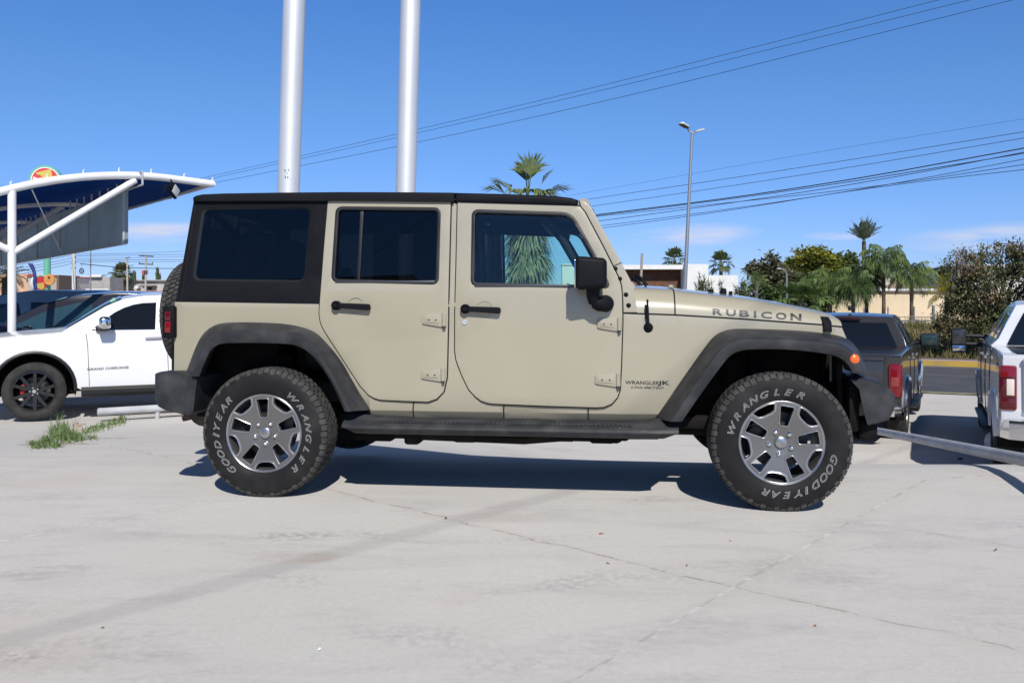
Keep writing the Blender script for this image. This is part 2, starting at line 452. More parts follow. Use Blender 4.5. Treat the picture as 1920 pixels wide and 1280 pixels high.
    for q in ((75, 1075, .20, .11, 10, DK, .8, 9), (560, 1047, .22, .08, 5, (.86, .70, .58), .8, 5), (775, 945, .16, .07, 0, DK, .45, 9), (270, 1222, .26, .09, -20, DK, .35, 14), (1290, 1185, .55, .14, 12, DK, .38, 10), (1480, 1070, .5, .16, -8, DK, .4, 10), (1720, 985, .8, .18, 4, DK, .35, 8), (1690, 1110, .6, .10, -15, DK, .3, 14), (1290, 935, .4, .12, 0, DK, .3, 8), (150, 930, .5, .12, 8, DK, .35, 8), (105, 832, .36, .16, 10, (.45, .36, .26), 1.3, 14), (170, 822, .5, .12, 12, (.55, .47, .37), 1.2, 12), (640, 1153, .22, .08, 0, (.80, .78, .72), .4, 8), (1560, 900, .35, .12, 0, DK, .3, 9), (1090, 1240, .7, .14, 25, DK, .28, 12), (350, 1010, .9, .10, -12, DK, .3, 9)): ell(*q)
    def arc_mark(px, py, rad, w, k, y_side=1):
        nonlocal base
        q = gp(px, py); dx = math_('SUBTRACT', sp.outputs['X'], q.x); dy = math_('SUBTRACT', sp.outputs['Y'], q.y-rad*y_side)
        d = math_('ABSOLUTE', math_('SUBTRACT', math_('SQRT', math_('ADD', math_('MULTIPLY', dx, dx), math_('MULTIPLY', dy, dy))), rad))
        e = n.new('ShaderNodeMapRange'); e.inputs[1].default_value = w; e.inputs[2].default_value = w*.5; l.new(d, e.inputs[0])
        z = n.new('ShaderNodeMapRange'); z.inputs[1].default_value = .50; z.inputs[2].default_value = .66; l.new(noise(1.6, 3, .5, (1, 1.5, 1)), z.inputs[0])
        t2 = n.new('ShaderNodeMapRange'); t2.inputs[1].default_value = .42; t2.inputs[2].default_value = .58; l.new(noise(26, 2, .5), t2.inputs[0])
        base = mixc('MULTIPLY', math_('MULTIPLY', math_('MULTIPLY', math_('MULTIPLY', e.outputs[0], z.outputs[0]), t2.outputs[0]), k), base, (.70, .70, .72))
    for q in ((330, 1010, 4.2, .10, .5, -1), (700, 1090, 6.5, .11, .4, -1), (1250, 1200, 9, .12, .4, -1), (1500, 1080, 5.5, .10, .6, 1), (400, 1240, 12, .10, .5, 1), (1000, 1010, 14, .10, .5, -1)): arc_mark(*q)
    l.new(base, p.inputs['Base Color'])
    b = n.new('ShaderNodeBump'); b.inputs['Strength'].default_value = .25; b.inputs['Distance'].default_value = .004
    l.new(noise(60, 5, .65), b.inputs['Height']); l.new(b.outputs[0], p.inputs['Normal'])
    return m
conc = ground_material()
m = MB()
xs = [-2500, -700, -300, -150, -80, -40]+[-25+i*.5 for i in range(111)]+[40, 60, 80, 150, 300, 700, 2500]; ys = [-300, -60, -20, 0]+[.6+i*.3 for i in range(170)]+[53, 58, 64, 75, 90, 140, 200, 400, 1000, 4000]
m.grid([[(x, y, G(x, y)) for x in xs] for y in ys]); tag(m.build('ground', conc, recalc=False, ang=60), kind='structure')
def kstrip(name, k0, k1, h, material, u0=2, u1=50, kind='structure', nk=4, skirt=False):
    m = MB(); nu = int((u1-u0)/.5); rows = []
    for i in range(nu+1):
        u = u0+(u1-u0)*i/nu; r = []
        for j in range(nk+1):
            k = k0+(k1-k0)*j/nk; y = (k-.75*(u-15))*KY; r.append((u, y, G(u, y)+h))
        if skirt:
            a = r[0]; b = r[-1]; r = [(a[0], a[1], a[2]-h-.02)]+r+[(b[0], b[1], b[2]-h-.02)]
        rows.append(r)
    m.grid(rows); o = m.build(name, material, recalc=False, ang=60); tag(o, kind=kind); return o
asph = mat('asphalt', (.060, .062, .070), .85, noise=(1.2, (.085, .087, .094), .35, .7, 8))
kstrip('road', 28.0, 43.7, .006, asph, nk=10)
kstrip('lane_line', 37.0, 37.10, .011, mat('worn_white_marking', (.34, .34, .34), .8), nk=1)
kstrip('lane_line', 42.9, 43.05, .011, mat('worn_white_marking', (.42, .42, .42), .8), nk=1)
kstrip('kerb', 43.7, 43.98, .18, mat('yellow_kerb_paint', (.47, .30, .05), .75, noise=(1.2, (.33, .23, .08), .45, .7, 6)), skirt=True, nk=1)
kstrip('pavement', 43.99, 45.6, .17, mat('pink_pavers', (.46, .31, .27), .85, noise=(3, (.38, .28, .25), .4, .6)), skirt=True)
kstrip('kerb_edge', 45.62, 45.8, .22, mat('grey_kerb', (.10, .09, .085), .9), skirt=True, nk=1)
dry = mat('dry_grass_soil', (.20, .155, .075), .95, noise=(.55, (.085, .095, .035), .42, .62, 8))
kstrip('verge', 45.9, 75, .05, dry, nk=20, u1=60)
kstrip('verge', 27.2, 27.9, .02, mat('thin_grass_strip', (.14, .16, .06), .95, noise=(3, (.30, .26, .18), .4, .6)), nk=1)
# grass tufts on the verge (nobody could count them)
m = MB(); rnd = random.Random(3)
for i in range(5200):
    u = rnd.uniform(12.5, 30); k = 46+22*rnd.random()**1.3; y = (k-.75*(u-15))*KY; z = G(u, y)+.04
    h = rnd.uniform(.10, .42)*(1+.6*(rnd.random() > .85)); a = rnd.uniform(0, 6.3); w = rnd.uniform(.02, .05); lx, ly = rnd.uniform(-.6, .6)*h, rnd.uniform(-.4, .4)*h
    for q in range(3):
        a += 2; m.add([(u-w*math.cos(a), y-w*math.sin(a), z), (u+w*math.cos(a), y+w*math.sin(a), z), (u+lx*math.cos(q*2.1)+ly, y+lx*math.sin(q*2.1), z+h)], [(0, 1, 2)])
vg = m.build('verge_grass', leafmat('verge_grass_leaf', (.10, .12, .035), (.33, .25, .11), (.20, .17, .07), .5), recalc=False, flat=True); tag(vg, 'dry yellow green grass on the bank beyond the road', 'grass', kind='stuff')

# ================================================================== plants
def orth(d):
    d = d.normalized(); s = d.cross(Vector((0, 0, 1)))
    if s.length < .05: s = d.cross(Vector((0, 1, 0)))
    s.normalize(); return s, s.cross(d).normalized()
def fan_leaf(m, o, d, L, rnd, nb=13, droop=.25, fold=.25, wid=.05, pet=.45, petw=.02, spread=95, mi=0):
    s, up = orth(d); P = o+d*L*pet+Vector((0, 0, -.04*L))
    m.add([o+s*petw*L*.8, o-s*petw*L*.8, P-s*petw*L*.5, P+s*petw*L*.5], [(0, 1, 2, 3)], mi)
    for i in range(nb):
        a = R(-spread+2*spread*i/(nb-1)+rnd.uniform(-4, 4)); ln = L*(1-pet)*(.62+.38*math.cos(a*.8))*rnd.uniform(.85, 1.1)
        bd = (d*math.cos(a)+s*math.sin(a)+up*fold*abs(math.sin(a))).normalized(); bs = (s*math.cos(a)-d*math.sin(a)).normalized()
        mid = P+bd*ln*.55; tip = P+bd*ln*.95+Vector((0, 0, -droop*ln*rnd.uniform(.5, 1.3)))+up*rnd.uniform(-.08, .08)*ln
        w = bs*wid*L
        m.add([P, mid-w, mid+w, tip], [(0, 1, 2), (1, 3, 2)], mi)
def frond(m, o, d, L, rnd, n=22, droop=.9, ll=.28, w=.016, hang=.75, mi=0):
    p = Vector(o); v = d.normalized(); st = L/n
    for i in range(n):
        s, up = orth(v); q = p+v*st; t = i/n
        m.add([p+s*.012*L, p-s*.012*L, q-s*.011*L*(1-t), q+s*.011*L*(1-t)], [(0, 1, 2, 3)], mi)
        if i > 1:
            l_ = ll*L*(math.sin(min(1, t*1.15+.12)*math.pi)**.6)*rnd.uniform(.8, 1.15)
            for sg in (-1, 1):
                dd = (s*sg*.75+v*.55+up*.12).normalized(); a = q+dd*l_*.5; b = q+dd*l_*.85+Vector((0, 0, -hang*l_*rnd.uniform(.5, 1.0)))
                ww = v*w*L
                m.add([q, a-ww, a+ww, b], [(0, 1, 2), (1, 3, 2)], mi)
        v = (v+Vector((0, 0, -droop/n*(.5+1.2*t)))).normalized(); p = q
def trunk_mb(H, r0, r1, rnd, n=8, lean=(0, 0), k=10):
    m = MB(); pts = []; rs = []
    for i in range(k+1):
        t = i/k; pts.append((lean[0]*t*t+rnd.uniform(-.3, .3)*r0*.2, lean[1]*t*t, H*t)); rs.append((r0+(r1-r0)*t)*(1+rnd.uniform(-.05, .05)))
    m.tube(pts, rs, n); return m, Vector(pts[-1])
bark_g = mat('grey_palm_bark', (.17, .145, .115), .95, noise=(6, (.09, .075, .06), .4, .6))
bark_b = mat('brown_palm_bark', (.17, .125, .085), .95, noise=(8, (.06, .045, .03), .4, .6))
bark_d = mat('dark_bark', (.05, .040, .032), .95)
L_fan = leafmat('fan_palm_leaf', (.085, .125, .045), (.20, .24, .095), None, 2)
L_far = leafmat('far_fan_palm_leaf', (.055, .085, .028), (.15, .18, .07), None, 1.2)
L_dead = leafmat('dead_palm_leaf', (.10, .095, .055), (.42, .37, .25), (.22, .24, .13), 2.6)
L_queen = leafmat('queen_palm_leaf', (.055, .10, .034), (.26, .33, .10), (.14, .195, .06), .9, .3)
L_queend = leafmat('dark_queen_palm_leaf', (.03, .062, .022), (.14, .20, .06), None, .9, .2)
L_yel = leafmat('yellow_palm_leaf', (.14, .16, .02), (.40, .33, .03), None, 1.2, .35)
L_date = leafmat('date_palm_leaf', (.075, .105, .06), (.19, .22, .13), None, 1.2, .2)
def fan_palm(name, label, base, H, L, n, seed, tr=.14, skirt=0, group=None, leaf=None, el=(-35, 80), nb=13, wid=.05, dirs=None, skr=.5, spread=95):
    rnd = random.Random(seed); t = thing(name, label, 'palm tree', base, 0, group)
    m, top = trunk_mb(H, tr*1.15, tr, rnd); m.build('trunk', bark_g, t, recalc=False)
    m = MB()
    D = dirs or []
    for i in range(n):
        a = i*2.39996+rnd.uniform(-.2, .2); e = R(el[0]+(el[1]-el[0])*((i+.5)/n)**.8); D = D+[(math.cos(a)*math.cos(e), math.sin(a)*math.cos(e), math.sin(e))]
    for d in D:
        d = Vector(d).normalized(); fan_leaf(m, top, d, L*rnd.uniform(.88, 1.1), rnd, nb, .2+.25*(d.z < .3), wid=wid, spread=spread)
    m.build('crown', leaf or L_fan, t, recalc=False, flat=True)
    if skirt:
        m = MB()
        for i in range(int(skirt*46)):
            a = rnd.uniform(0, 6.283); zz = -rnd.random()*skirt
            r0 = tr*.6; d = Vector((math.cos(a)*skr*rnd.uniform(.6, 1.5), math.sin(a)*skr*rnd.uniform(.6, 1.5), -.9))
            fan_leaf(m, top+Vector((math.cos(a)*r0, math.sin(a)*r0, zz)), d.normalized(), L*rnd.uniform(.6, .95), rnd, 9, .35, wid=rnd.uniform(.012, .028), spread=rnd.uniform(30, 60), pet=.4)
        m.build('dead_fronds', L_dead, t, recalc=False, flat=True)
    return t
def feather_palm(name, label, base, H, L, n, seed, leaf, tr=.14, el=(-5, 85), droop=1.5, hang=.75, group=None, bark=None, ll=.28, w=.016, lean=(0, 0), dead=0):
    rnd = random.Random(seed); t = thing(name, label, 'palm tree', base, 0, group)
    m, top = trunk_mb(H, tr*1.2, tr, rnd, lean=lean); m.build('trunk', bark or bark_g, t, recalc=False)
    m = MB()
    for i in range(n):
        a = i*2.39996+rnd.uniform(-.25, .25); e = R(el[0]+(el[1]-el[0])*(i+.5)/n)
        frond(m, top, Vector((math.cos(a)*math.cos(e), math.sin(a)*math.cos(e), math.sin(e))), L*rnd.uniform(.85, 1.1), rnd, droop=droop, hang=hang, ll=ll, w=w)
    m.build('crown', leaf, t, recalc=False, flat=True)
    if dead:
        m = MB()
        for i in range(dead):
            a = i*2.4; frond(m, top+Vector((0, 0, -.15)), Vector((math.cos(a), math.sin(a), -.5)), L*.6, rnd, droop=2.5, hang=.9, ll=.3)
        m.build('dead_fronds', L_dead, t, recalc=False, flat=True)
    return t
def leafy(name, label, base, blobs, n, size, seed, leaf, cat='tree', trunk=(.16, 1.2), group=None, narrow=.55, drooping=False, bark=None, limbs=9, clump=.34):
    """blobs: ellipsoids (x,y,z,rx,ry,rz) relative to the base; n leaf sprays each"""
    rnd = random.Random(seed); t = thing(name, label, cat, base, 0, group)
    m = MB(); tr, th = trunk
    if tr:
        m.tube([(0, 0, -.1), (rnd.uniform(-.1, .1), 0, th*.5), (rnd.uniform(-.1, .1), 0, th)], [tr*1.25, tr, tr*.8], 8)
        for i in range(limbs):
            b = blobs[i % len(blobs)]; a = rnd.uniform(0, 6.28); f_ = rnd.uniform(.2, .75)
            e = Vector((b[0]+b[3]*f_*math.cos(a), b[1]+b[4]*f_*math.sin(a), b[2]+b[5]*rnd.uniform(-.3, .7))); s0 = Vector((0, 0, th*rnd.uniform(.7, 1)))
            md = s0.lerp(e, .5)+Vector((rnd.uniform(-.2, .2), rnd.uniform(-.2, .2), .15))
            m.tube([s0, md, e], [tr*.5, tr*.28, tr*.08], 5)
        m.build('trunk', bark or bark_d, t, recalc=False)
    m = MB()
    for b in blobs:
        c = Vector(b[:3]); ncl = max(6, int(n*b[3]*b[5]))
        for k in range(ncl):
            while True:
                u = Vector((rnd.uniform(-1, 1), rnd.uniform(-1, 1), rnd.uniform(-1, 1)))
                if .25 < u.length < 1: break
            u = u.normalized()*(u.length**.45)*rnd.uniform(.86, 1.1)
            p = c+Vector((u.x*b[3], u.y*b[4], u.z*b[5])); cs = clump*rnd.uniform(.6, 1.4)
            for q in range(26):
                o = p+Vector((rnd.gauss(0, cs*.5), rnd.gauss(0, cs*.5), rnd.gauss(0, cs*.36)))
                d = Vector((rnd.uniform(-1, 1), rnd.uniform(-1, 1), rnd.uniform(-1.3, .2) if drooping else rnd.uniform(-.7, .7))).normalized()
                s, up = orth(d); sz = size*rnd.uniform(.6, 1.35); w = s*sz*narrow*.5+up*rnd.uniform(-.3, .3)*sz*narrow
                m.add([o, o+d*sz*.5-w, o+d*sz, o+d*sz*.5+w], [(0, 1, 2, 3)])
    m.build('crown', leaf, t, recalc=False, flat=True)
    return t
def gbase(px, Y):
    x = (px-960)/F*Y; return Vector((x, Y, G(x, Y)))
def zat(py, Y): return CH+(HY-py)/F*Y

# palm right behind the car, seen over the roof and through the front windows
Y = 40.0*KY; b = gbase(990, Y)
fan_palm('fan_palm', 'fan palm with a shaggy skirt of dead fronds behind the tan car roof', b, zat(376, Y)-b.z, 1.72, 6, 4, .22, 2.3, spread=48, dirs=[(-.86, .1, .58), (.02, .1, 1), (.10, -.2, 1), (-.06, .3, .95), (.58, .1, .78), (.93, -.1, .42), (-.75, -.3, .26), (.70, .3, .30), (-.5, .3, .40), (.45, -.8, .12), (-.3, -.9, .2), (.3, -.9, .15)], el=(-30, 5), nb=17, wid=.022, skr=.42)
# far palms behind the white building
for px, py, s in ((1265, 487, 2), (1352, 493, 5)):
    Y = 92.0*KY; b = gbase(px, Y)
    fan_palm('fan_palm', 'small round fan palm rising behind the brown panelled roof, beside the street lamp' if s == 2 else 'small round fan palm rising behind the low white wall', b, zat(py, Y)-b.z, 1.2, 22, s, .13, leaf=L_far, el=(-55, 85), nb=11, group='fan palms behind the white building', wid=.06)
# near fan palm above the bonnet
Y = 38.0*KY; b = gbase(1503, Y)
fan_palm('fan_palm', 'low bright green fan palm with broad upright fronds just above the bonnet', b, zat(568, Y)-b.z, 1.2, 8, 8, .15, wid=.05, dirs=[(-.75, 0, .65), (.15, -.3, .95), (.6, -.2, .75), (.9, -.3, .25), (-.9, -.3, .1), (-.3, -.6, .55), (.35, -.7, .5)], el=(-30, 20), nb=15, leaf=leafmat('bright_fan_palm_leaf', (.06, .11, .03), (.17, .23, .07), None, 2))
# tall date palm
Y = 78.0*KY; b = gbase(1620, Y)
feather_palm('date_palm', 'tall slim date palm with upswept fronds above the other trees', b, zat(452, Y)-b.z, 1.75, 28, 11, L_date, .13, (38, 86), .70, .3, bark=bark_b, ll=.22, w=.028)
# queen palms in front of the tan wall
qs = [(1660, 477, 64, 1.75, 24, 'drooping queen palm in front of the tan wall, its crown tallest of the row', L_queen, 21, 2), (1712, 505, 63, 1.7, 24, 'drooping queen palm in front of the house roof, nearest the yellow palm', L_queen, 22, 0), (1603, 527, 62, 1.7, 26, 'dark shaggy queen palm left of the chimney, in front of the tan wall', L_queend, 23, 0), (1628, 510, 66, 1.5, 20, 'dark queen palm half hidden under the date palm', L_queend, 25, 3), (1560, 522, 66, 1.9, 24, 'green queen palm under the yellow flowering tree', L_queen, 24, 0)]
for px, py, Y, L, n, lab, lf, s, dd in qs:
    Y *= KY; b = gbase(px-3, Y); feather_palm('queen_palm', lab, b, zat(py+10, Y)-b.z, L*.90, n+4, s, lf, .085, (-30, 72), 2.5, 1.2, w=.020, ll=.32, group='queen palms by the tan wall', bark=bark_b, dead=dd)
Y = 62*KY; b = gbase(1775, Y); feather_palm('areca_palm', 'yellow green palm clump between the tan wall and the big brown tree', b, zat(552, Y)-b.z, 1.3, 22, 31, L_yel, .1, (-20, 85), 1.8, .8)
Y = 58*KY; b = gbase(1418, Y); feather_palm('queen_palm', 'small thin queen palm left of the brown leaved tree', b, zat(528, Y)-b.z, .85, 14, 33, L_queen, .08, (0, 85), 1.8, .8, group='queen palms by the tan wall')
# broadleaf trees
def tree(name, lab, px, Y, cy, rxp, rzp, n, size, seed, leaf, lobes=5, **k):
    Y *= KY; b = gbase(px, Y); s = Y/F; cz = zat(cy, Y)-b.z; rx = rxp*s; rz = rzp*s; rnd = random.Random(seed); bl = []
    for i in range(lobes):
        a = i/lobes*6.283+rnd.uniform(-.4, .4); q = .48
        bl.append((math.cos(a)*rx*q, rnd.uniform(-.4, .4)*rx, cz+math.sin(a)*rz*q, rx*rnd.uniform(.42, .6), rx*.5, rz*rnd.uniform(.42, .6)))
    return leafy(name, lab, b, bl, n, size, seed, leaf, trunk=(.16, max(.5, cz-rz*.6)), **k)
L_brown = leafmat('brown_leaves', (.10, .080, .05), (.26, .19, .12), (.13, .14, .07), .8)
L_yt = leafmat('yellow_green_leaves', (.10, .14, .03), (.38, .34, .05), (.20, .22, .04), .75)
L_dk = leafmat('dark_green_leaves', (.05, .09, .033), (.15, .20, .065), None, .8)
L_mid = leafmat('mid_green_leaves', (.06, .10, .035), (.19, .24, .075), (.11, .15, .05), .7)
L_big = leafmat('rusty_green_leaves', (.032, .044, .020), (.30, .205, .125), (.115, .13, .055), .85, .2)
L_fth = leafmat('feathery_grey_green', (.075, .11, .035), (.19, .22, .09), None, .9)
tree('broadleaf_tree', 'brown leaved tree behind the slim lamp', 1440, 80, 512, 38, 38, 46, .30, 41, L_brown)
tree('broadleaf_tree', 'yellow and green flowering tree right of the brown leaved tree', 1525, 86, 492, 48, 28, 46, .32, 42, L_yt, lobes=7)
tree('broadleaf_tree', 'dark green round tree behind the yellow flowering tree', 1592, 90, 500, 34, 24, 44, .30, 43, L_dk)
for i_, (px, cy, rx, rz, lab) in enumerate(((1572, 528, 44, 44, 'full green tree behind the left queen palms and the cream wall'), (1640, 532, 36, 44, 'full green tree behind the tallest queen palm and the chimney'), (1738, 530, 26, 28, 'green tree between the house roof and the yellow palm'), (1478, 528, 34, 38, 'green tree between the brown leaved tree and the yellow flowering one'))):
    tree('broadleaf_tree', lab, px, 93+i_, cy, rx, rz, 42, .26, 60+i_, L_mid, lobes=6)
tree('broadleaf_tree', 'dark small tree just left of the big brown tree', 1768, 88, 515, 12, 14, 30, .22, 44, L_dk, lobes=3)
Y = 47.0*KY; b = gbase(1868, Y); s_ = Y/F
bl = []
for px, py, rx, rz in ((1800, 500, 30, 32), (1836, 540, 42, 42), (1880, 490, 46, 38), (1925, 505, 44, 40), (1800, 600, 40, 36), (1770, 618, 18, 22), (1850, 615, 46, 40), (1910, 590, 50, 50), (1960, 540, 50, 60), (1815, 560, 40, 36), (1900, 465, 26, 14)):
    bl.append(((px-1868)*s_, random.uniform(-.6, .6), zat(py, Y)-b.z, rx*s_, rx*s_*.9, rz*s_))
leafy('broadleaf_tree', 'large rusty green tree hanging to the ground behind the white pickup', b, bl, 190, .125, 45, L_big, trunk=(.2, 1.3), drooping=True, limbs=24, clump=.24, narrow=.40)
for px, py, rx, rz, s in ((1432, 556, 34, 20, 1), (1492, 560, 34, 22, 2), (1535, 556, 18, 26, 3)):
    Y = (68+s)*KY; b = gbase(px, Y); q = Y/F; cz = zat(py, Y)-b.z
    leafy('bush', ['wide dark green bush under the brown leaved tree', 'dark green bush behind the low bright fan palm', 'tall dark bush at the left end of the cream wall'][s-1], b, [(-rx*.4*q, 0, cz, rx*.7*q, .6, rz*q), (rx*.45*q, .1, cz-.1, rx*.65*q, .6, rz*.85*q)], 70, .26, 80+s, L_dk, 'bush', (.06, .3), 'bushes beyond the road')
# feathery shrubs in front of the white building
def feathery(lab, px, Y, top, w, n, seed):
    Y *= KY; rnd = random.Random(seed); b = gbase(px, Y); t = thing('feathery_shrub', lab, 'shrub', b, 0, 'feathery shrubs by the white building'); m = MB(); h = zat(top, Y)-b.z; ww = w*Y/F
    for i in range(n):
        a = rnd.uniform(0, 6.283); rr = rnd.random()**.5*ww; e = Vector((math.cos(a)*rr, math.sin(a)*rr, h*rnd.uniform(.62, 1.0)*(1-.25*(rr/ww)**2))); s0 = Vector((math.cos(a)*rr*.25, math.sin(a)*rr*.25, 0))
        m.tube([s0, s0.lerp(e, .6)+Vector((0, 0, .1)), e], [.022, .012, .004], 4, 0)
        for q in range(80):
            u = rnd.uniform(.30, 1); p = s0.lerp(e, u); d = Vector((rnd.uniform(-1, 1), rnd.uniform(-1, 1), rnd.uniform(-.1, 1.2))).normalized(); L = rnd.uniform(.14, .34); sd, up = orth(d)
            m.add([p-sd*.02, p+sd*.02, p+d*L], [(0, 1, 2)], 1)
    m.build('stems', [bark_g, L_fth], t, recalc=False, flat=True); return t
feathery('wispy pale green shrub just right of the street lamp pole', 1318, 46, 505, 26, 60, 51)
feathery('low wispy green shrub at the right end of the white building', 1388, 45, 522, 22, 50, 52)
feathery('wispy green shrub against the brown panels, left of the street lamp', 1270, 48, 515, 14, 30, 53)
feathery('wispy green shrub in the middle, in front of the low white wall', 1352, 47, 528, 18, 40, 54)
# left background
Y = 95.0*KY; b = gbase(229, Y); fan_palm('fan_palm', 'fan palm behind the grey block buildings, between two utility poles', b, zat(512, Y)-b.z, 1.05, 36, 61, .2, .6, leaf=leafmat('dusty_fan_palm_leaf', (.05, .07, .03), (.17, .17, .07), None, 1.2), el=(-55, 85), wid=.06)
Y = 42.0*KY; b = gbase(14, Y); feather_palm('date_palm', 'date palm behind the white canopy post at the left edge', b, zat(520, Y)-b.z, .85, 30, 62, leafmat('dusty_palm_leaf', (.045, .06, .022), (.16, .16, .06), None, 1.5), .16, (-55, 80), 1.4, .5)
for px, top, s in ((252, 513, 1), (247, 517, 2), (295, 505, 3), (299, 517, 4), (269, 519, 5)):
    Y = (140.0+s*3)*KY; b = gbase(px, Y); h = zat(top, Y)-b.z; rnd = random.Random(s); t = thing('cypress', 'thin dark cypress far behind the grey roofs', 'tree', b, 0, 'distant cypresses'); m = MB()
    for i in range(240):
        z = rnd.random()**.8*h; r = .045*h*(1-(z/h))**.6+.03; a = rnd.uniform(0, 6.28); p = Vector((math.cos(a)*r*rnd.random(), math.sin(a)*r*rnd.random(), z)); d = Vector((math.cos(a)*.4, math.sin(a)*.4, 1)).normalized(); sd, up = orth(d)
        m.add([p-sd*.1, p+sd*.1, p+d*.5], [(0, 1, 2)])
    m.build('crown', L_dk, t, recalc=False, flat=True)
# weeds in the crack of the concrete
m = MB(); rnd = random.Random(9)
def blade(p, h, lean, a, w=.006):
    d = Vector((math.cos(a), math.sin(a), 0)); s = Vector((-d.y, d.x, 0))*w
    q = p+Vector((0, 0, h*.6))+d*lean*h*.35; e = p+Vector((0, 0, h*(1-.3*lean)))+d*lean*h
    m.add([p-s, p+s, q+s*.8, q-s*.8, e], [(0, 1, 2, 3), (3, 2, 4)])
clumps = [(108, 818, 9, 7, .16, 620), (128, 822, 10, 7, .13, 520), (88, 829, 9, 5, .11, 360), (148, 823, 9, 5, .09, 300), (66, 834, 9, 4, .08, 260), (72, 839, 12, 3, .06, 220), (100, 836, 12, 4, .08, 260), (172, 821, 8, 3, .06, 150), (118, 808, 7, 5, .15, 260)]
for cx, cy, sx_2, sy_2, hh, nn_ in clumps:
    for i in range(int(nn_*.7)):
        g = ghit(cx+rnd.gauss(0, sx_2*.6), cy+rnd.gauss(0, sy_2*.6)); blade(g-Vector((0, 0, .012)), hh*rnd.uniform(.3, .9), rnd.uniform(.2, 1.4), rnd.uniform(0, 6.28), .0045)
for i in range(620):
    t = rnd.random(); g = ghit(158+78*t+rnd.gauss(0, 4), 812-26*t+rnd.gauss(0, 4)); blade(g-Vector((0, 0, .01)), rnd.uniform(.02, .07), rnd.uniform(.3, 1.2), rnd.uniform(0, 6.28))
for i in range(46):
    g = ghit(rnd.uniform(95, 145), rnd.uniform(808, 826)); blade(g, rnd.uniform(.16, .34), rnd.uniform(.1, .7), rnd.uniform(0, 6.28), .003)
tag(m.build('weeds', leafmat('weed_leaf', (.075, .145, .04), (.26, .32, .13), None, 9), recalc=False, flat=True), 'green weeds growing from the cracked concrete edge by the white car', 'weeds', kind='stuff')

# ================================================================== buildings and street furniture, right
wh_w = mat('white_wall', (.72, .71, .69), .85, noise=(2, (.66, .65, .63), .4, .7)); brn = mat('brown_panels', (.20, .095, .055), .7, noise=(5, (.16, .075, .045), .4, .6))
def boxpx(m, x0, x1, y0, y1, Y, d, mi=0, zb=None):
    a = at(x0, y0, Y); b = at(x1, y1, Y); z1 = a.z; z0 = b.z if zb is None else zb
    m.box(((a.x+b.x)/2, Y+d/2, (z0+z1)/2), (abs(b.x-a.x), d, z1-z0), 0, None, mi)
t = thing('white_building', 'low white building with a brown panelled front and white roof edge', 'building', gbase(1260, 70*KY))
o = t.location
def loc(mb): mb.v = [(x-o.x, y-o.y, z-o.z) for x, y, z in mb.v]; return mb
gz = gbase(1260, 70*KY).z
m = MB(); boxpx(m, 1150, 1284, 505, 560, 70*KY+0.30, 8, zb=gz); loc(m).build('wall', wh_w, t)
m = MB(); boxpx(m, 1150, 1283.5, 505.5, 560, 70*KY+0.10, .15, zb=gz)
for i in range(60):
    x = at(1155+i*2.15, 0, 70*KY).x; m.box((x, 70*KY+.08, (zat(505.5, 70*KY)+gz)/2), (.02, .06, zat(505.5, 70*KY)-gz), 0, None)
loc(m).build('brown_panel', brn, t)
m = MB(); boxpx(m, 1150, 1285, 496.5, 504.8, 70*KY-0.60, 9); loc(m).build('roof_edge', wh_w, t)
m = MB(); boxpx(m, 1285.5, 1328, 495, 560, 70*KY-1.20, 9, zb=gz); loc(m).build('side_block', wh_w, t)
m = MB(); boxpx(m, 1328.5, 1384, 516, 560, 70*KY-0.50, 8, zb=gz); loc(m).build('low_wing', wh_w, t)
t = thing('gate_pillar', 'short white wall end seen through the front door windows beside the palm skirt', 'wall', gbase(1066, 46*KY)); o = t.location
m = MB(); boxpx(m, 1054, 1092, 497, 560, 46*KY, .4, zb=o.z); loc(m).build('wall_panel', wh_w, t)
m = MB(); boxpx(m, 1053, 1093, 494.5, 496.8, 46*KY-.04, .48); loc(m).build('coping', wh_w, t)
tanw = mat('cream_render', (.66, .53, .36), .9, noise=(1.5, (.60, .48, .33), .4, .7)); capm = mat('brown_coping', (.13, .09, .07), .8); dkw = mat('dark_roof_shade', (.20, .14, .11), .8)
Y = 72.0*KY; gz = G(24, Y)
t = thing('garden_wall', 'long cream rendered wall with brown coping behind the palms', 'wall', (at(1680, 0, Y).x, Y, gz)); o = t.location
m = MB(); boxpx(m, 1536, 1830, 549.5, 620, Y, .25, zb=gz-.3); loc(m).build('wall_panel', tanw, t)
m = MB(); boxpx(m, 1536, 1830, 546, 549.2, Y-.08, .4); loc(m).build('coping', capm, t)
m = MB()
for i in range(11): boxpx(m, 1440+i*38, 1445+i*38, 550, 620, Y-.06, .1, zb=gz-.3)
Y = 82.0*KY
t = thing('house', 'house with a tiled hip roof and chimney behind the cream wall', 'house', (at(1690, 0, Y).x, Y, G(27, Y))); o = t.location
m = MB(); boxpx(m, 1645, 1752, 543, 600, Y, 8, zb=o.z); loc(m).build('wall', mat('pale_brown_wall', (.33, .25, .20), .9), t)
m = MB(); boxpx(m, 1640, 1756, 541, 545, Y-.5, 9); loc(m).build('eaves', wh_w, t)
m = MB(); a = at(1640, 541, Y-.5); c = at(1756, 541, Y-.5); h = at(1700, 521, Y).z
m.add([(a.x, a.y, a.z), (c.x, c.y, a.z), (c.x, c.y+9, a.z), (a.x, a.y+9, a.z), (a.x+1.0, a.y+3.4, h), (c.x-1.0, a.y+3.4, h)], [(0, 1, 5, 4), (1, 2, 5), (2, 3, 4, 5), (3, 0, 4)]); rf = loc(m).build('roof', mat('weathered_tiles', (.36, .24, .21), .9, noise=(6, (.26, .19, .17), .4, .6)), t)
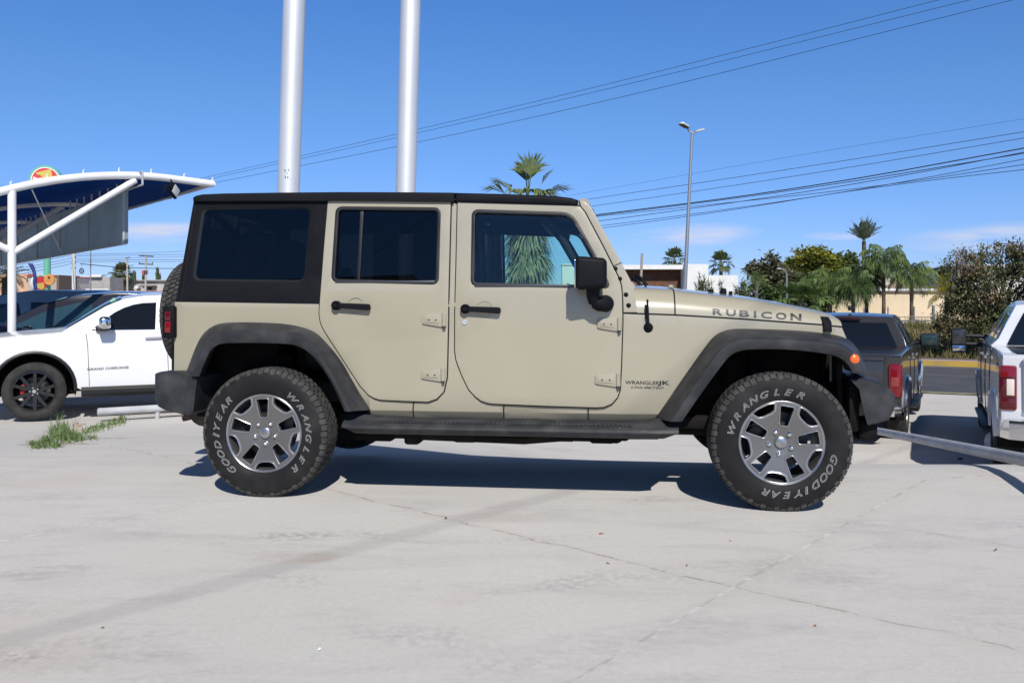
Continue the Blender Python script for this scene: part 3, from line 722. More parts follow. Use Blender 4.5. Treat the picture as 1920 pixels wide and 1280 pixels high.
m = MB(); boxpx(m, 1659, 1668, 519, 534, Y-.2, .5); boxpx(m, 1657, 1670, 516.5, 519, Y-.3, .7); boxpx(m, 1660, 1667, 514, 516.4, Y-.2, .45); loc(m).build('chimney', mat('chimney_render', (.50, .42, .36), .9), t)
Y = 84.0*KY; t = thing('white_house', 'white two storey house glimpsed through the big rusty green tree', 'house', (at(1890, 0, Y).x, Y, G(32, Y))); o = t.location
m = MB(); boxpx(m, 1826, 1960, 499, 610, Y, 8, zb=o.z); loc(m).build('wall', wh_w, t)
m = MB(); boxpx(m, 1824, 1962, 496, 499, Y-.3, 8.6); loc(m).build('roof', wh_w, t)
m = MB(); boxpx(m, 1845, 1858, 530, 552, Y-.04, .1); loc(m).build('window', mat('dark_window', (.03, .035, .04), .1), t)
# chain link fence: posts, rails and wire
Y = 60.0*KY
t = thing('chain_link_fence', 'thin wire mesh fence with metal posts on the grass bank', 'fence', gbase(1700, Y)); o = t.location
gal = mat('galvanised_steel', (.34, .35, .36), .45, .7)
def fz(px): g = gbase(px, Y); return g
for px in (1620, 1665, 1714, 1750):
    g = fz(px); m = MB(); m.tube([g, g+Vector((0, 0, 1.0 if px != 1750 else 1.05))], .035 if px != 1750 else .07, 8); loc(m).build('post', gal, t)
m = MB(); z1 = zat(594.5, Y); z0 = zat(601, Y)
m.tube([(at(1560, 0, Y).x, Y, z1), (at(1750, 0, Y).x, Y, z1)], .02, 6); loc(m).build('rail', gal, t)
m = MB(); m.tube([(at(1560, 0, Y).x, Y, z0), (at(1750, 0, Y).x, Y, z0)], .03, 6); loc(m).build('rail', gal, t)
m = MB(); xa, xb_ = at(1560, 0, Y).x, at(1750, 0, Y).x; zz = [zat(601, Y), zat(634, Y)]
k = 0.0
while k < (xb_-xa):
    for sgn in (0, 1):
        H = zz[0]-zz[1]; x0 = xa+k; x1 = x0+H; p0 = (x0, Y, zz[sgn]); p1 = (min(x1, xb_), Y, zz[1-sgn]) ; m.tube([p0, p1], .004, 3)
    k += .12
loc(m).build('wire_mesh', gal, t)
# street lamp with two heads
def pole_thing(name, label, cat, px0, py0, px1, py1, Y, r0, r1, material, group=None):
    Y *= KY; b = gbase(px0, Y); top = at(px1, py1, Y); dirx = (at(px1, py1, Y).x-at(px0, py0, Y).x)/(at(px1, py1, Y).z-at(px0, py0, Y).z)
    base = Vector((top.x-dirx*(top.z-b.z), Y, b.z)); t = thing(name, label, cat, base, 0, group); m = MB(); m.tube([(0, 0, 0), top-base], [r0, r1], 14); m.build('pole', material, t); return t, top-base
t, tp_ = pole_thing('street_lamp', 'tall slim street lamp with two flat heads above the white building', 'street lamp', 1284, 540, 1297.8, 248, 44, .085, .045, gal)
m = MB(); m.tube([tp_, tp_+Vector((-.10, 0, .02)), tp_+Vector((-.22, -.1, .16))], .025, 8); m.tube([tp_+Vector((0, 0, -.06)), tp_+Vector((.14, .05, .0))], .025, 8); m.build('bracket', gal, t)
for sg, L, nm in ((-1, .40, 'a'), (1, .34, 'b')):
    m = MB(); poly = rpoly([(0, -.04), (.10, -.12), (L, -.12), (L+.06, 0), (L, .12), (.10, .12), (0, .04)], .03)
    M = Matrix.Translation(tp_+Vector((-.14, -.08, .10) if sg < 0 else (.10, .03, 0))) @ Matrix.Rotation(R(215 if sg < 0 else 20), 4, 'Z') @ Matrix.Rotation(R(-16), 4, 'Y')
    vs = [M @ Vector((x, y, 0)) for x, y in poly]+[M @ Vector((x, y, .06)) for x, y in poly]; n_ = len(poly)
    m.add(vs, [tuple(range(n_)), tuple(range(n_, 2*n_))]+[(i, (i+1) % n_, n_+(i+1) % n_, n_+i) for i in range(n_)]); h_ = m.build('lamp_head', mat('pale_grey_metal', (.55, .56, .57), .5, .3), t)
    m = MB(); vs = [M @ Vector((x*.9+.02, y*.85, -.006)) for x, y in poly]; m.add(vs, [tuple(range(n_))]); m.build('lens', mat('dark_lamp_lens', (.06, .06, .06), .3), h_, recalc=False)
t, tp_ = pole_thing('wooden_post', 'bare pale wooden post in front of the brown panels', 'post', 1202, 520, 1204, 475, 60, .07, .06, mat('weathered_wood', (.33, .28, .24), .9))
t, tp_ = pole_thing('street_lamp', 'short thin lamp post with a small curved head before the brown leaved tree', 'street lamp', 1475.5, 560, 1475, 512, 52, .05, .035, gal)
m = MB(); m.tube([tp_, tp_+Vector((-.06, 0, .10)), tp_+Vector((-.22, 0, .17))], .025, 8); m.build('arm', gal, t); m = MB(); m.box(tp_+Vector((-.30, 0, .175)), (.22, .12, .05), .02); m.build('lamp_head', gal, t)
# two big steel columns behind the car
stc = mat('silver_painted_steel', (.63, .635, .645), .50, .45, noise=(1.2, (.68, .685, .695), .3, .7), bump=(20, .08, .004))
chip = mat('rust_chips', (.09, .05, .03), .8)
for (x0, x1, xb0, xb1, Y, lab, chips) in ((531, 573, 520.5, 561.5, 23.0, 'thick silver steel column left of the pair, chipped paint near its foot', 1), (751, 789, 742, 779.5, 25.0, 'thinner looking silver steel column right of the pair, behind the rear door', 0)):
    Y *= KY; c1 = at((x0+x1)/2, 0, Y); c0 = at((xb0+xb1)/2, 360, Y); r0 = (xb1-xb0)/2*Y/F; dx = (c1.x-c0.x)/(c1.z-c0.z); gz = G(c0.x, Y); bs = Vector((c0.x-dx*(c0.z-gz), Y, gz))
    t = thing('steel_column', lab, 'column', bs, 0, 'steel columns behind the car'); H = 15
    shm = MB(); shm.tube([(0, 0, 0), (dx*H, 0, H)], r0, 40); m = MB(); m.box((0, 0, .02), (.7, .7, .04), .005)
    for i in range(4): m.lathe([(0, .1), (.03, .1), (.03, 0)], 8, 'Z', (.26*(1 if i % 2 else -1), .26*(1 if i > 1 else -1), .03))
    m.build('base_plate', stc, t)
    if chips:
        rnd = random.Random(2)
        for px, py, s in ((540, 323, 1.2), (546, 322, 1), (544, 328, .7), (541, 335, 1.1), (545, 336, 1), (524, 324, .8), (549, 339, .5), (557, 345, .5), (540, 326, .6)):
            p = at(px, py, Y); zl = p.z-gz; cx = bs.x+dx*zl; a = math.asin(max(-1, min(1, (p.x-cx)/r0)))
            pts = []
            for q in range(7):
                an = a+s*.05*math.cos(q*.9)*rnd.uniform(.6, 1.2); zz = zl+s*.022*math.sin(q*.9)*rnd.uniform(.6, 1.2); pts.append((dx*zz+(r0+.0015)*math.sin(an), -(r0+.0015)*math.cos(an), zz))
            shm.add(pts, [tuple(range(7))], 1)
    shm.build('shaft', [stc, chip], t, recalc=False)

# wires
wire = mat('black_cable', (.012, .012, .014), .6)
def cable(lab, p, r, group, sag=0.0, cat='cable', material=None):
    pts = [at(q[0], q[1], q[2]*KY) for q in p]; 
    if len(pts) == 2:
        a, b_ = pts; pts = [a.lerp(b_, i/24)-Vector((0, 0, 4*sag*(i/24)*(1-i/24))) for i in range(25)]
    else: pts = smooth_path(pts, 3)
    m = MB(); m.tube(pts, r*.72, 6); o = m.build('overhead_cable', material or wire, None, recalc=False); tag(o, lab, cat, group); return o
g1 = 'thin wires crossing behind the columns'
cable('uppermost thin wire crossing the sky behind the two columns', [(300, 352, 62), (1010, 192, 50), (1800, -10, 38)], .011, g1)
cable('middle thin wire crossing the sky behind the two columns', [(300, 356, 62), (1010, 200, 50), (1860, -10, 38)], .011, g1)
cable('lowest thin wire crossing the sky behind the two columns', [(300, 363, 62), (1010, 223, 50), (1940, -10, 38)], .012, g1)
g2 = 'cables over the street at right'
cable('faint topmost wire at right, above the street lamp bracket shade', [(1060, 368, 70), (1500, 290, 62), (1990, 212, 54)], .008, g2)
cable('thin cable below the faint topmost wire at right', [(1060, 380, 60), (1500, 315, 52), (1990, 236, 44)], .014, g2)
cable('thin cable just above the thick bundle at right', [(1060, 394, 60), (1500, 330, 52), (1990, 247, 44)], .014, g2)
cable('thickest black cable of the bundle at right', [(1060, 410, 55), (1500, 355, 47), (1990, 265, 40)], .026, g2)
cable('black cable hugging the underside of the thickest one', [(1060, 412, 54), (1500, 357, 46), (1990, 276, 39)], .018, g2)
cable('cable crossing from the bundle down to the lower pair', [(1060, 423, 56), (1350, 384, 49), (1640, 340, 44), (1990, 272, 39)], .016, g2)
cable('cable leaving the bundle to end lowest but one at right', [(1060, 412, 56), (1350, 382, 49), (1640, 351, 44), (1990, 298, 39)], .014, g2)
cable('upper cable of the lower pair at right', [(1060, 432, 56), (1350, 395, 49), (1640, 352, 44), (1990, 285, 39)], .014, g2)
cable('lowest cable at right, meeting the pillar of the windscreen', [(1060, 437, 56), (1350, 398, 49), (1640, 350, 44), (1990, 310, 39)], .014, g2)

# pipe rails on the edge of the concrete
pipe_m = mat('worn_white_pipe', (.46, .465, .48), .55, noise=(5, (.37, .37, .38), .35, .6, 6)); rust = mat('rust', (.20, .085, .035), .9, noise=(20, (.40, .30, .22), .4, .7))
def rail(lab, p0, p1, r, posts, over=0.0):
    a = ghit(*p0, .13); b = ghit(*p1, .13); t = thing('pipe_rail', lab, 'rail', Vector((a.x, a.y, G(a.x, a.y))), 0, 'pipe rails on the concrete edge'); o = t.location
    d = (b-a).normalized(); b = b+d*over; m = MB(); m.tube([a-o-d*.01, a-o, a.lerp(b, .33)-o, a.lerp(b, .66)-o, b-o], [r*.7, r, r, r, r], 18)
    rnd = random.Random(5)
    for i in range(16):
        u = rnd.uniform(.02, .98); c = a.lerp(b, u)-o; ln = rnd.uniform(.03, .22); an = R(-90)+rnd.gauss(0, .5) if rnd.random() < .75 else rnd.uniform(0, 3); s, up = orth(d); pts = []
        for q in range(9):
            w = q/9*6.283; aa = an+.16*math.sin(w)*rnd.uniform(.6, 1.3); pts.append(c+d*ln*.5*math.cos(w)*rnd.uniform(.7, 1.2)+(Vector((s.x, s.y, 0))*math.cos(aa)*-1+Vector((0, 0, 1))*math.sin(aa))*(r+.0012))
        m.add(pts, [tuple(range(9))], 1)
    m.build('pipe', [pipe_m, rust], t, recalc=False)
    for u in posts:
        c = a.lerp(b, u); m = MB(); m.tube([Vector((c.x, c.y, G(c.x, c.y)-.02))-o, c-o], r*.55, 12); m.build('post', pipe_m, t)
rail('worn white pipe rail by the weeds, left of the rear bumper', (184, 772), (420, 758), .050, (.30, .9), .8)
rail('long worn white pipe rail at right, in front of the pickups', (1560, 791), (1912, 860), .043, (.985, .06), .9)
g = ghit(1866, 855); t = thing('wheel_stop', 'round white metal disc on a small square foot behind the right pipe rail', 'wheel stop', g, R(20)); m = MB(); m.box((0, 0, .02), (.22, .16, .10), .01); m.build('foot', pipe_m, t)
m = MB(); m.lathe([(0, .0), (.05, .005), (.07, .03), (.115, .035), (.13, .02), (.13, -.06), (.115, -.07), (0, -.07)], 28, 'Y'); m.v = [(x, -y, z+.195) for x, y, z in m.v]; m.build('disc', wh_w, t)
m = MB(); m.tube([(0, 0, .06), (0, 0, .13)], .03, 10); m.build('stem', pipe_m, t)
# broken bits of concrete and dead leaves
def litter(name, lab, cat, px, py, s, c, rz, shape='leaf'):
    g = ghit(px, py); m = MB(); s = s*(.55 if shape == 'leaf' else .8)
    if shape == 'leaf':
        m.add([(-s, 0, .002), (-s*.3, -s*.35, .012*s/.03), (s*.6, -s*.25, .006), (s, 0, .02*s/.03), (s*.5, s*.3, .012), (-s*.4, s*.35, .004), (0, 0, .004)], [(0, 1, 6), (1, 2, 6), (2, 3, 6), (3, 4, 6), (4, 5, 6), (5, 0, 6)])
    else: m.box((0, 0, s*.25), (s*1.6, s, s*.5), s*.12)
    o = m.build(name, mat(name+'_colour', c, .9), None, recalc=False); o.location = g+Vector((0, 0, .002)); o.rotation_euler = (0, 0, rz); tag(o, lab, cat, 'litter on the concrete')
litter('dry_leaf', 'curled dry brown leaf at the lower left of the concrete', 'leaf', 191, 1182, .022, (.20, .13, .07), 1.3)
litter('dry_leaf', 'brown leaf right of the long joint, nearest the camera', 'leaf', 1527, 1177, .018, (.22, .10, .05), .3)
litter('dry_leaf', 'small brown leaf just below the long joint in the middle', 'leaf', 1140, 1058, .022, (.16, .10, .05), 2)
litter('dry_leaf', 'tiny brown leaf lying on the long joint below the rear door', 'leaf', 836, 973, .02, (.13, .075, .04), 1)
litter('pebble', 'small reddish pebble in front of the front door', 'pebble', 1127, 1002, .016, (.32, .12, .09), .6, 'b')
litter('paper_scrap', 'tiny pale blue paper scrap at the bottom of the concrete', 'scrap', 597, 1221, .018, (.62, .70, .76), .2)
litter('dry_leaf', 'small brown leaf above the long joint, middle of the concrete', 'leaf', 1288, 1062, .014, (.2, .14, .08), .9)
litter('dry_leaf', 'small dark leaf far right on the concrete below the rail', 'leaf', 1867, 1033, .018, (.14, .09, .06), .2)
litter('dry_leaf', 'pale dry leaf between the front wheel and the joint crossing', 'leaf', 1370, 1016, .022, (.36, .29, .19), 1.9)
litter('broken_brick', 'dark red brick piece on the shadow of the right pipe rail', 'brick', 1800, 861, .05, (.16, .06, .04), .3, 'b')
for i, (px, py) in enumerate(((140, 795), (146, 799), (150, 806), (143, 802), (154, 797))):
    litter('concrete_rubble', 'pale broken concrete lump at the back of the weeds', 'rubble', px, py, .05+.012*(i % 3), (.42, .33, .27), i, 'b')
# heavy cable behind the photographer whose soft shadow crosses the concrete
a = ghit(-200, 1259); b = ghit(1050, 925); d = (b-a).normalized(); m = MB(); off = SUN_TO*(9.5/SUN_TO.z)
pts = [a+d*t_+off for t_ in (-30, -10, 0, 4, 8, 14, 40)]; m.tube(pts, .0075, 8)
tag(m.build('overhead_cable', wire, None, recalc=False), 'heavy overhead cable whose soft shadow line crosses the concrete', 'cable')

t = thing('showroom', 'grey showroom behind the camera mirrored dark in the rear side windows', 'building', (0, -17, 0)); gm = mat('dark_showroom_front', (.10, .10, .11), .6)
m = MB(); m.box((-18.5, -3, 3.2), (22, 6, 6.4)); m.build('wall', gm, t); m = MB(); m.box((-18.5, .2, 6.55), (22.6, 7.5, .3), .02); m.build('roof_slab', mat('roof_slab_grey', (.25, .25, .26), .8), t)
for i in range(4): m = MB(); m.box((-26+i*4.9, .03, 1.6), (3.6, .06, 2.6), .01); m.build('window', mat('showroom_glass', (.02, .025, .03), .05), t)
# ================================================================== the tan off-road car
tan = mat('tan_paint', (.362, .329, .244), .28, coat=.75, noise=(2.2, (.340, .309, .229), .35, .7, 7))
blk = mat('black_textured_plastic', (.0055, .006, .0085), .6, spec=.14, noise=(7, (.0078, .0084, .011), .3, .7), bump=(260, .15, .002))
flr = mat('weathered_black_plastic', (.024, .025, .028), .52, spec=.3, noise=(9, (.060, .060, .062), .42, .78, 8), bump=(320, .15, .002))
gap = mat('shut_line_black', (.006, .006, .006), .9)
und = mat('underbody_black', (.006, .006, .006), .85, spec=.15, noise=(6, (.018, .016, .014), .4, .7))
rub = mat('tyre_sidewall', (.012, .012, .0125), .62, spec=.2, noise=(5, (.034, .0325, .031), .45, .8, 7))
trd = mat('dusty_tread_rubber', (.040, .0385, .037), .9, spec=.2, noise=(18, (.075, .072, .068), .35, .7))
alu = mat('satin_grey_alloy', (.175, .172, .168), .36, metal=.6)
alb = mat('machined_alloy_edge', (.40, .40, .41), .28, metal=.85)
chrome = mat('chrome', (.75, .75, .76), .12, metal=1.0)
stl = mat('dark_steel', (.10, .10, .10), .45, metal=.6)
wht = mat('white_raised_lettering', (.66, .66, .64), .7)
gls = glass('clear_side_glass', (.66, .86, .80), ior=1.55)
gld = glass('privacy_glass', (.075, .078, .085), ior=1.38)
glw = glass('windscreen_glass', (.62, .72, .69))
redl = mat('red_lens', (.19, .004, .007), .16, coat=.6)
redd = mat('dark_red_lens', (.085, .004, .006), .16, coat=.6)
orl = mat('amber_lens', (.78, .13, .012), .2, coat=.6, bump=(160, .5, .004))
seat_m = mat('dark_seat_fabric', (.018, .018, .020), .8)
inner = mat('dark_cabin_trim', (.020, .020, .022), .7)
seal = mat('rubber_seal', (.012, .012, .013), .45)
letd = mat('dark_grey_lettering', (.022, .022, .026), .4)

JY = R(-6.443)
JX0, JY0 = -1.3519, 5.7543
J = Fr(JX0, JY0, 0.0, JY)
suv = thing('off_road_suv', 'tan boxy four-door off-road car with black hardtop and black flares, side-on in the middle', 'car', (JX0, JY0, 0), JY)
OUT = .94
HUBZ = .375; WBASE = 2.946
XC = J.U(1168, 587, -.785)[0]; XG = J.U(1580, 612, -.62)[0]
ZBELT = J.U(600, 569, -.785)[1]
ZROCK = J.U(900, 766, -.785)[1]
def WB(x, z):
    w = .785
    if x > XC: w -= (x-XC)/(XG-XC)*.15
    if z > ZBELT: w -= (z-ZBELT)*.125
    if z < ZROCK: w -= (ZROCK-z)*.75
    if x < -.55: w -= (-.55-x)*.03
    return w
def PS(pts, off=0.0): return [J.S(a, b, WB, -1, off) for a, b in pts]
def PU(pts, y): return [J.U(a, b, y) for a, b in pts]
def px2(d): return d*7.2/F
def both(fn):
    for s in (-1, 1): fn(s)

# ---- door outlines (photo pixels)
rd = [(616, 376), (845.5, 378.6), (843, 470), (840.5, 600), (838, 707), (832, 734), (819, 747), (803, 752.5), (760, 751), (714, 748.8), (702, 745.5), (691, 739), (676, 722.5), (640, 667), (616, 630.6), (606, 614), (601.5, 602), (599.5, 587.5), (600.5, 569), (608, 470)]
fd = [(858.6, 379), (1079, 385.5), (1088, 388.5), (1096, 398), (1130, 462), (1159, 520), (1164, 535), (1166, 552), (1167, 602), (1164.5, 680), (1162, 730), (1157.5, 744), (1147, 756), (1133, 762), (1118, 763), (1020, 760), (925, 756), (914, 754.5), (902.5, 750.6), (892, 743), (880, 730), (868, 706), (861, 688.7), (856, 674), (853.7, 658), (853.7, 621), (856, 500)]
rw = rpoly([(634, 391.5), (823, 393.5), (819, 529.5), (625.5, 525)], 9)
fw = rpoly([(889, 397), (1070, 402.5), (1117, 487), (1140, 537), (887, 532)], [9, 18, 30, 8, 8])
qw = rpoly([(383, 394), (579, 391.5), (567, 524), (365.5, 521.5)], 11)
rdP, fdP, rwP, fwP = PS(rd), PS(fd), PS(rw), PS(fw)

# ---- tub
arch_r = [(694, 772), (648, 700), (604, 639), (585, 625), (552, 616), (505, 612), (430, 611), (404, 616), (388, 628), (370, 655), (354, 703)]
arch_f = [(1588, 652), (1560, 640), (1480, 632), (1400, 630), (1378, 636), (1345, 662), (1290, 732), (1242, 786)]
tub = [(327.8, 566), (600, 569), (842, 571), (842, 381), (862, 381), (860, 574), (1100, 584), (1168, 586.6), (1263.4, 590), (1383, 597), (1541, 608.5), (1578, 612.4), (1587, 634)]
tub += arch_f + [(1229, 790), (1102, 791.5), (945, 788), (820, 784.5), (698, 780)] + arch_r + [(326, 703)]
def f(s):
    m = MB(); panel(m, PS(tub), WB, s, .03, bev=.006, gx=.3, gz=.1)
    o = m.build('body_side', tan, suv)
    # shut lines and sill seams
    for nm, pl in (('rear', rdP), ('front', fdP)):
        m = MB(); panel(m, inset(pl, -.007), WB, s, .004, holes=[inset(pl, .02)], bev=0, off=.0015, gx=.3, gz=.1); m.build('door_gap', gap, o)
    for x0, x1, y0, y1 in ((774.5, 776.5, 753, 783), (944, 946, 758, 788), (1102, 1104, 764, 791)):
        m = MB(); panel(m, PS([(x0, y0), (x1, y0), (x1, y1), (x0, y1)]), WB, s, .004, bev=0, off=.0016, gz=.03); m.build('sill_seam', gap, o)
both(f)
# rear and floor of the tub
xr = J.U(327.8, 600, -.77)[0]; zb = J.U(327, 702, -.77)[1]
m = MB(); m.box((xr+.016, 0, (ZBELT+zb)/2), (.03, 1.50, ZBELT-zb-.01), .006); m.build('tailgate', tan, suv)
m = MB(); m.box((1.0, 0, .60), (2.5, 1.44, .12), .02); m.box((-.42, 0, .80), (.72, 1.10, .34), .02); m.box((2.69, 0, .78), (1.22, 1.0, .56), .03)
m.box((1.2, .0, .47), (3.2, .16, .12), .01)
for yy in (-.42, .42): m.box((1.3, yy, .47), (3.9, .09, .14), .01)
for yy in (-.62, .62): m.box((1.32, yy, .42), (1.9, .10, .10), .02); m.box((2.35, yy, .44), (.5, .07, .08), .02)
rq_ = random.Random(4)
for k_ in range(16): xx_ = .50+k_*.105; m.box((xx_, -.52+rq_.uniform(-.05, .05), .34+rq_.uniform(-.02, .03)), (rq_.uniform(.07, .2), .16, rq_.uniform(.05, .11)), .02)
m.tube([(.45, -.6, .37), (.9, -.58, .335), (1.5, -.6, .325), (1.9, -.58, .36), (2.3, -.6, .37)], .04, 8)
m.tube([(0, -.7, HUBZ), (0, .7, HUBZ)], .05); m.tube([(WBASE, -.7, HUBZ), (WBASE, .7, HUBZ)], .05)
m.lathe([(.0, -.17), (.12, -.15), (.15, 0), (.12, .15), (0, .17)], 16, 'Y', (0, 0, HUBZ)); m.lathe([(.0, -.17), (.11, -.15), (.14, 0), (.11, .15), (0, .17)], 16, 'Y', (WBASE, .25, HUBZ))
m.box((.95, -.30, .43), (1.25, .5, .14), .04); m.box((1.75, .1, .42), (.55, .55, .12), .05); m.box((.45, .3, .40), (.9, .4, .12), .04)
for (x, z) in ((2.05, .33), (.62, .33)): m.lathe([(0, -.05), (.05, -.05), (.05, .05), (0, .05)], 14, 'Y', (x, -.55, z+.02)); m.tube([(x, -.52, z+.05), (x+(.85 if x > 1 else -.6), -.52, HUBZ)], .03)
for y in (-.5, .5):
    for x in (0.08, WBASE-.08): m.tube([(x, y, .45), (x, y, .95)], .035); m.tube([(x-.12, y*1.02, .42), (x-.12, y*1.02, .8)], .07, 12)
m.build('underbody', und, suv)
m = MB(); m.tube([(-.62, -.42, .44), (-.62, .42, .44)], .11, 18); m.tube([(-.62, -.30, .42), (-.80, -.36, .38)], .03); m.build('exhaust_muffler', mat('rusty_exhaust', (.12, .085, .055), .6, .4, noise=(12, (.06, .045, .035), .4, .6)), suv)
# wheel-house liners
def f(s):
    for pts in (arch_r, arch_f):
        P = [J.S(a, b, WB) for a, b in pts]
        if pts is arch_f: P = [J.S(1612, 700, WB)]+P
        m = MB(); m.grid([[(x, s*.80 if x < 2 else s*(WB(x, z)), z-.004) for x, z in P], [(x, s*.50, z-.004) for x, z in P]]); m.build('wheel_liner', und, suv)
both(f)

for s in (-1, 1):
    m = MB(); m.box((XG-.05, s*.62, .73), (.03, .26, .34), .004); m.build('splash_panel', und, suv)
# ---- doors
door_mb = {}
def door(name, P, Wn, kind):
    def f(s):
        m = MB(); Wi = inset(Wn, -.014)
        panel(m, P, WB, s, .05, holes=[Wi], bev=.007, off=.009, gx=.3, gz=.1, seg=3)
        d = m.build('door', tan, suv)
        m = MB(); panel(m, inset(Wi, .001), WB, s, .03, holes=[inset(Wn, .006)], bev=.004, off=.006, gz=.1); m.build('window_seal', seal, d)
        m = MB()
        zb_ = min(p[1] for p in Wn); x0 = min(p[0] for p in Wn)+.012; x1 = max(p[0] for p in Wn)-.012
        panel(m, [(x0, zb_-.004), (x1, zb_-.004), (x1, zb_+.011), (x0, zb_+.011)], WB, s, .006, bev=.002, off=.011); m.build('window_sill_strip', mat('satin_sill_strip', (.09, .09, .095), .3, .6), d)
        m = MB(); panel(m, inset(Wn, -.004), WB, s, .005, bev=0, off=-.016, gz=.15); m.build('window_pane', gls if kind == 'front' else gld, d)
        if kind == 'rear':
            m = MB(); panel(m, PS([(675, 393), (681.5, 393), (674, 526), (668.5, 526)]), WB, s, .02, bev=.003, off=-.004, gz=.15); m.build('window_divider', seal, d)
        # inner trim
        zt = ZBELT-.06
        m = MB(); panel(m, [p for p in inset(P, .06)], lambda x, z: min(WB(x, z), .785)-.062, s, .03, holes=[inset(Wn, -.03)], bev=0, gz=.15); m.build('inner_trim', inner, d)
        # handle: recess cup, grip, button
        if kind == 'rear': kx, ky, x1, y1, cxp, cyp = 633, 572.5, 697, 576, 668, 573
        else: kx, ky, x1, y1, cxp, cyp = 873.8, 579, 940, 582, 909, 580
        c = J.S(cxp, cyp, WB); m = MB()
        bm = fill_bm(circ(.047, 28, c), (), None, None)
        for v in bm.verts: v.co.y = s*(WB(v.co.x, v.co.z)+.0098)
        m.addbm(bm)
        m.tube([(c[0]+.048*math.cos(a), s*(WB(*c)+.010), c[1]+.048*math.sin(a)) for a in [2*math.pi*i/28 for i in range(28)]], .0022, 6, closed=True)
        m.build('handle_cup', mat('tan_paint_recess', (.336, .311, .230), .35, coat=.6), d)
        a = J.S(kx, ky, WB); b = J.S(x1, y1, WB); wy = WB(*a)+.009
        m = MB()
        m.lathe([(0, 0), (.028, 0), (.028, .028), (.022, .036), (.021, .030), (.015, .029), (.014, .040), (0, .042)], 22, 'Y')
        m.v = [(x+a[0], s*(wy+y), z+a[1]) for x, y, z in m.v]
        gx0 = a[0]+.022
        prof = rpoly([(gx0, a[1]+.015), (b[0], b[1]+.019), (b[0], b[1]-.019), (gx0, a[1]-.015)], [.002, .016, .016, .002])
        panel(m, prof, WB, s, .022, bev=.007, off=.043, seg=3)
        panel(m, [(b[0]-.03, b[1]-.012), (b[0]-.008, b[1]-.012), (b[0]-.008, b[1]+.012), (b[0]-.03, b[1]+.012)], WB, s, .035, bev=0, off=.03)
        m.build('handle', blk, d)
        if kind == 'front':
            c = J.S(871.8, 604, WB); m = MB(); m.lathe([(0, .004), (.006, .004), (.006, .006), (.014, .006), (.017, .0)], 20, 'Y'); m.v = [(x+c[0], s*(WB(*c)+.009+y), z+c[1]) for x, y, z in m.v]; m.build('door_lock', mat('satin_lock_metal', (.55, .56, .60), .4, .4), d)
        # hinges
        hp = ((793, 587, 837.5, 617), (791, 690, 835.6, 719)) if kind == 'rear' else ((1120, 595, 1165, 625), (1116, 699, 1163, 729))
        for (hx0, hy0, hx1, hy1) in hp:
            h = hy1-hy0; L = hx1-hx0
            m = MB()
            pl = PS([(hx0, hy0+5), (hx0+6, hy0+2.5), (hx1-8, hy0), (hx1-8, hy1-4), (hx0+6, hy0+h*.70), (hx0, hy0+h*.64)])
            panel(m, pl, WB, s, .014, bev=.004, off=.021)
            pl = PS([(hx0+5, hy0+8), (hx1-14, hy0+7), (hx1-14, hy1-11), (hx0+5, hy0+h*.56)])
            panel(m, pl, WB, s, .006, bev=.002, off=.0245)
            p0 = J.S(hx1-4, hy0+1, WB); p1 = J.S(hx1-4, hy0+h*.80, WB)
            m.tube([(p0[0], s*(WB(*p0)+.016), p0[1]), (p0[0], s*(WB(*p0)+.016), p1[1])], .0135, 12)
            hg = m.build('hinge', tan, suv)
            for q in (.30, .68):
                m = MB(); c = J.S(hx0+(L-10)*q+2, hy0+h*.42, WB); mm = MB(); mm.lathe([(0, .003), (.004, .003), (.0055, .0)], 10, 'Y'); m.add([(x+c[0], s*(WB(*c)+.0246+y), z+c[1]) for x, y, z in mm.v], mm.f); m.build('hinge_bolt', stl, hg)
            m = MB(); p2 = J.S(hx1-4, hy1+1, WB)
            m.tube([(p0[0], s*(WB(*p0)+.015), p1[1]), (p0[0], s*(WB(*p0)+.015), p2[1])], .009, 10)
            m.build('hinge_pin', stl, hg)
    both(f)
door('door', rdP, rwP, 'rear'); door('door', fdP, fwP, 'front')

# ---- hardtop
hs_ = [(364.5, 372), (369, 374.5), (614.7, 374.5), (608, 470), (600.6, 569.5), (330.6, 565)]
def f(s):
    m = MB(); W2 = PS(qw); P = PS(hs_)
    panel(m, P, WB, s, .035, holes=[inset(W2, -.016)], bev=.008, off=.004, gx=.3, gz=.1, seg=3)
    ht = m.build('hardtop_side', blk, suv)
    # sloped recess around the quarter window
    m = MB(); A = inset(W2, -.018); B = inset(W2, -.001); k = len(A)
    m.grid([[(A[i][0], s*(WB(*A[i])+.004), A[i][1]) for i in range(k)], [(B[i][0], s*(WB(*B[i])-.017), B[i][1]) for i in range(k)]], close=True)
    m.build('window_recess', mat('satin_black_recess', (.018, .019, .021), .30), ht)
    m = MB(); panel(m, inset(W2, -.003), WB, s, .006, bev=0, off=-.014, gx=.4, gz=.15); m.build('quarter_window', gld, ht)
    m = MB(); panel(m, PS([(368.2, 377), (369.6, 377), (341.2, 565), (339.6, 565)]), WB, s, .003, bev=0, off=.0052, gz=.1); m.build('corner_seam', gap, ht)
both(f)
roof_t = [(365, 371), (370, 367.5), (381, 365), (420, 363.2), (520, 361.6), (640, 360.6), (760, 361), (852, 362), (950, 364.5), (1040, 368), (1070, 371.5), (1083, 375.5)]
roof_b = [(1085, 385.5), (1078, 384.5), (858, 377.5), (617, 374.6), (369, 375.5)]
def WR(x, z): return WB(x, ZBELT+.50)+.012-max(0, z-(ZR0+.02))*.35
ZR0 = J.U(640, 374, -.72)[1]
rp_ = [J.U(a, b, -.73) for a, b in roof_t+roof_b]
xs_ = J.U(852, 362, -.73)[0]
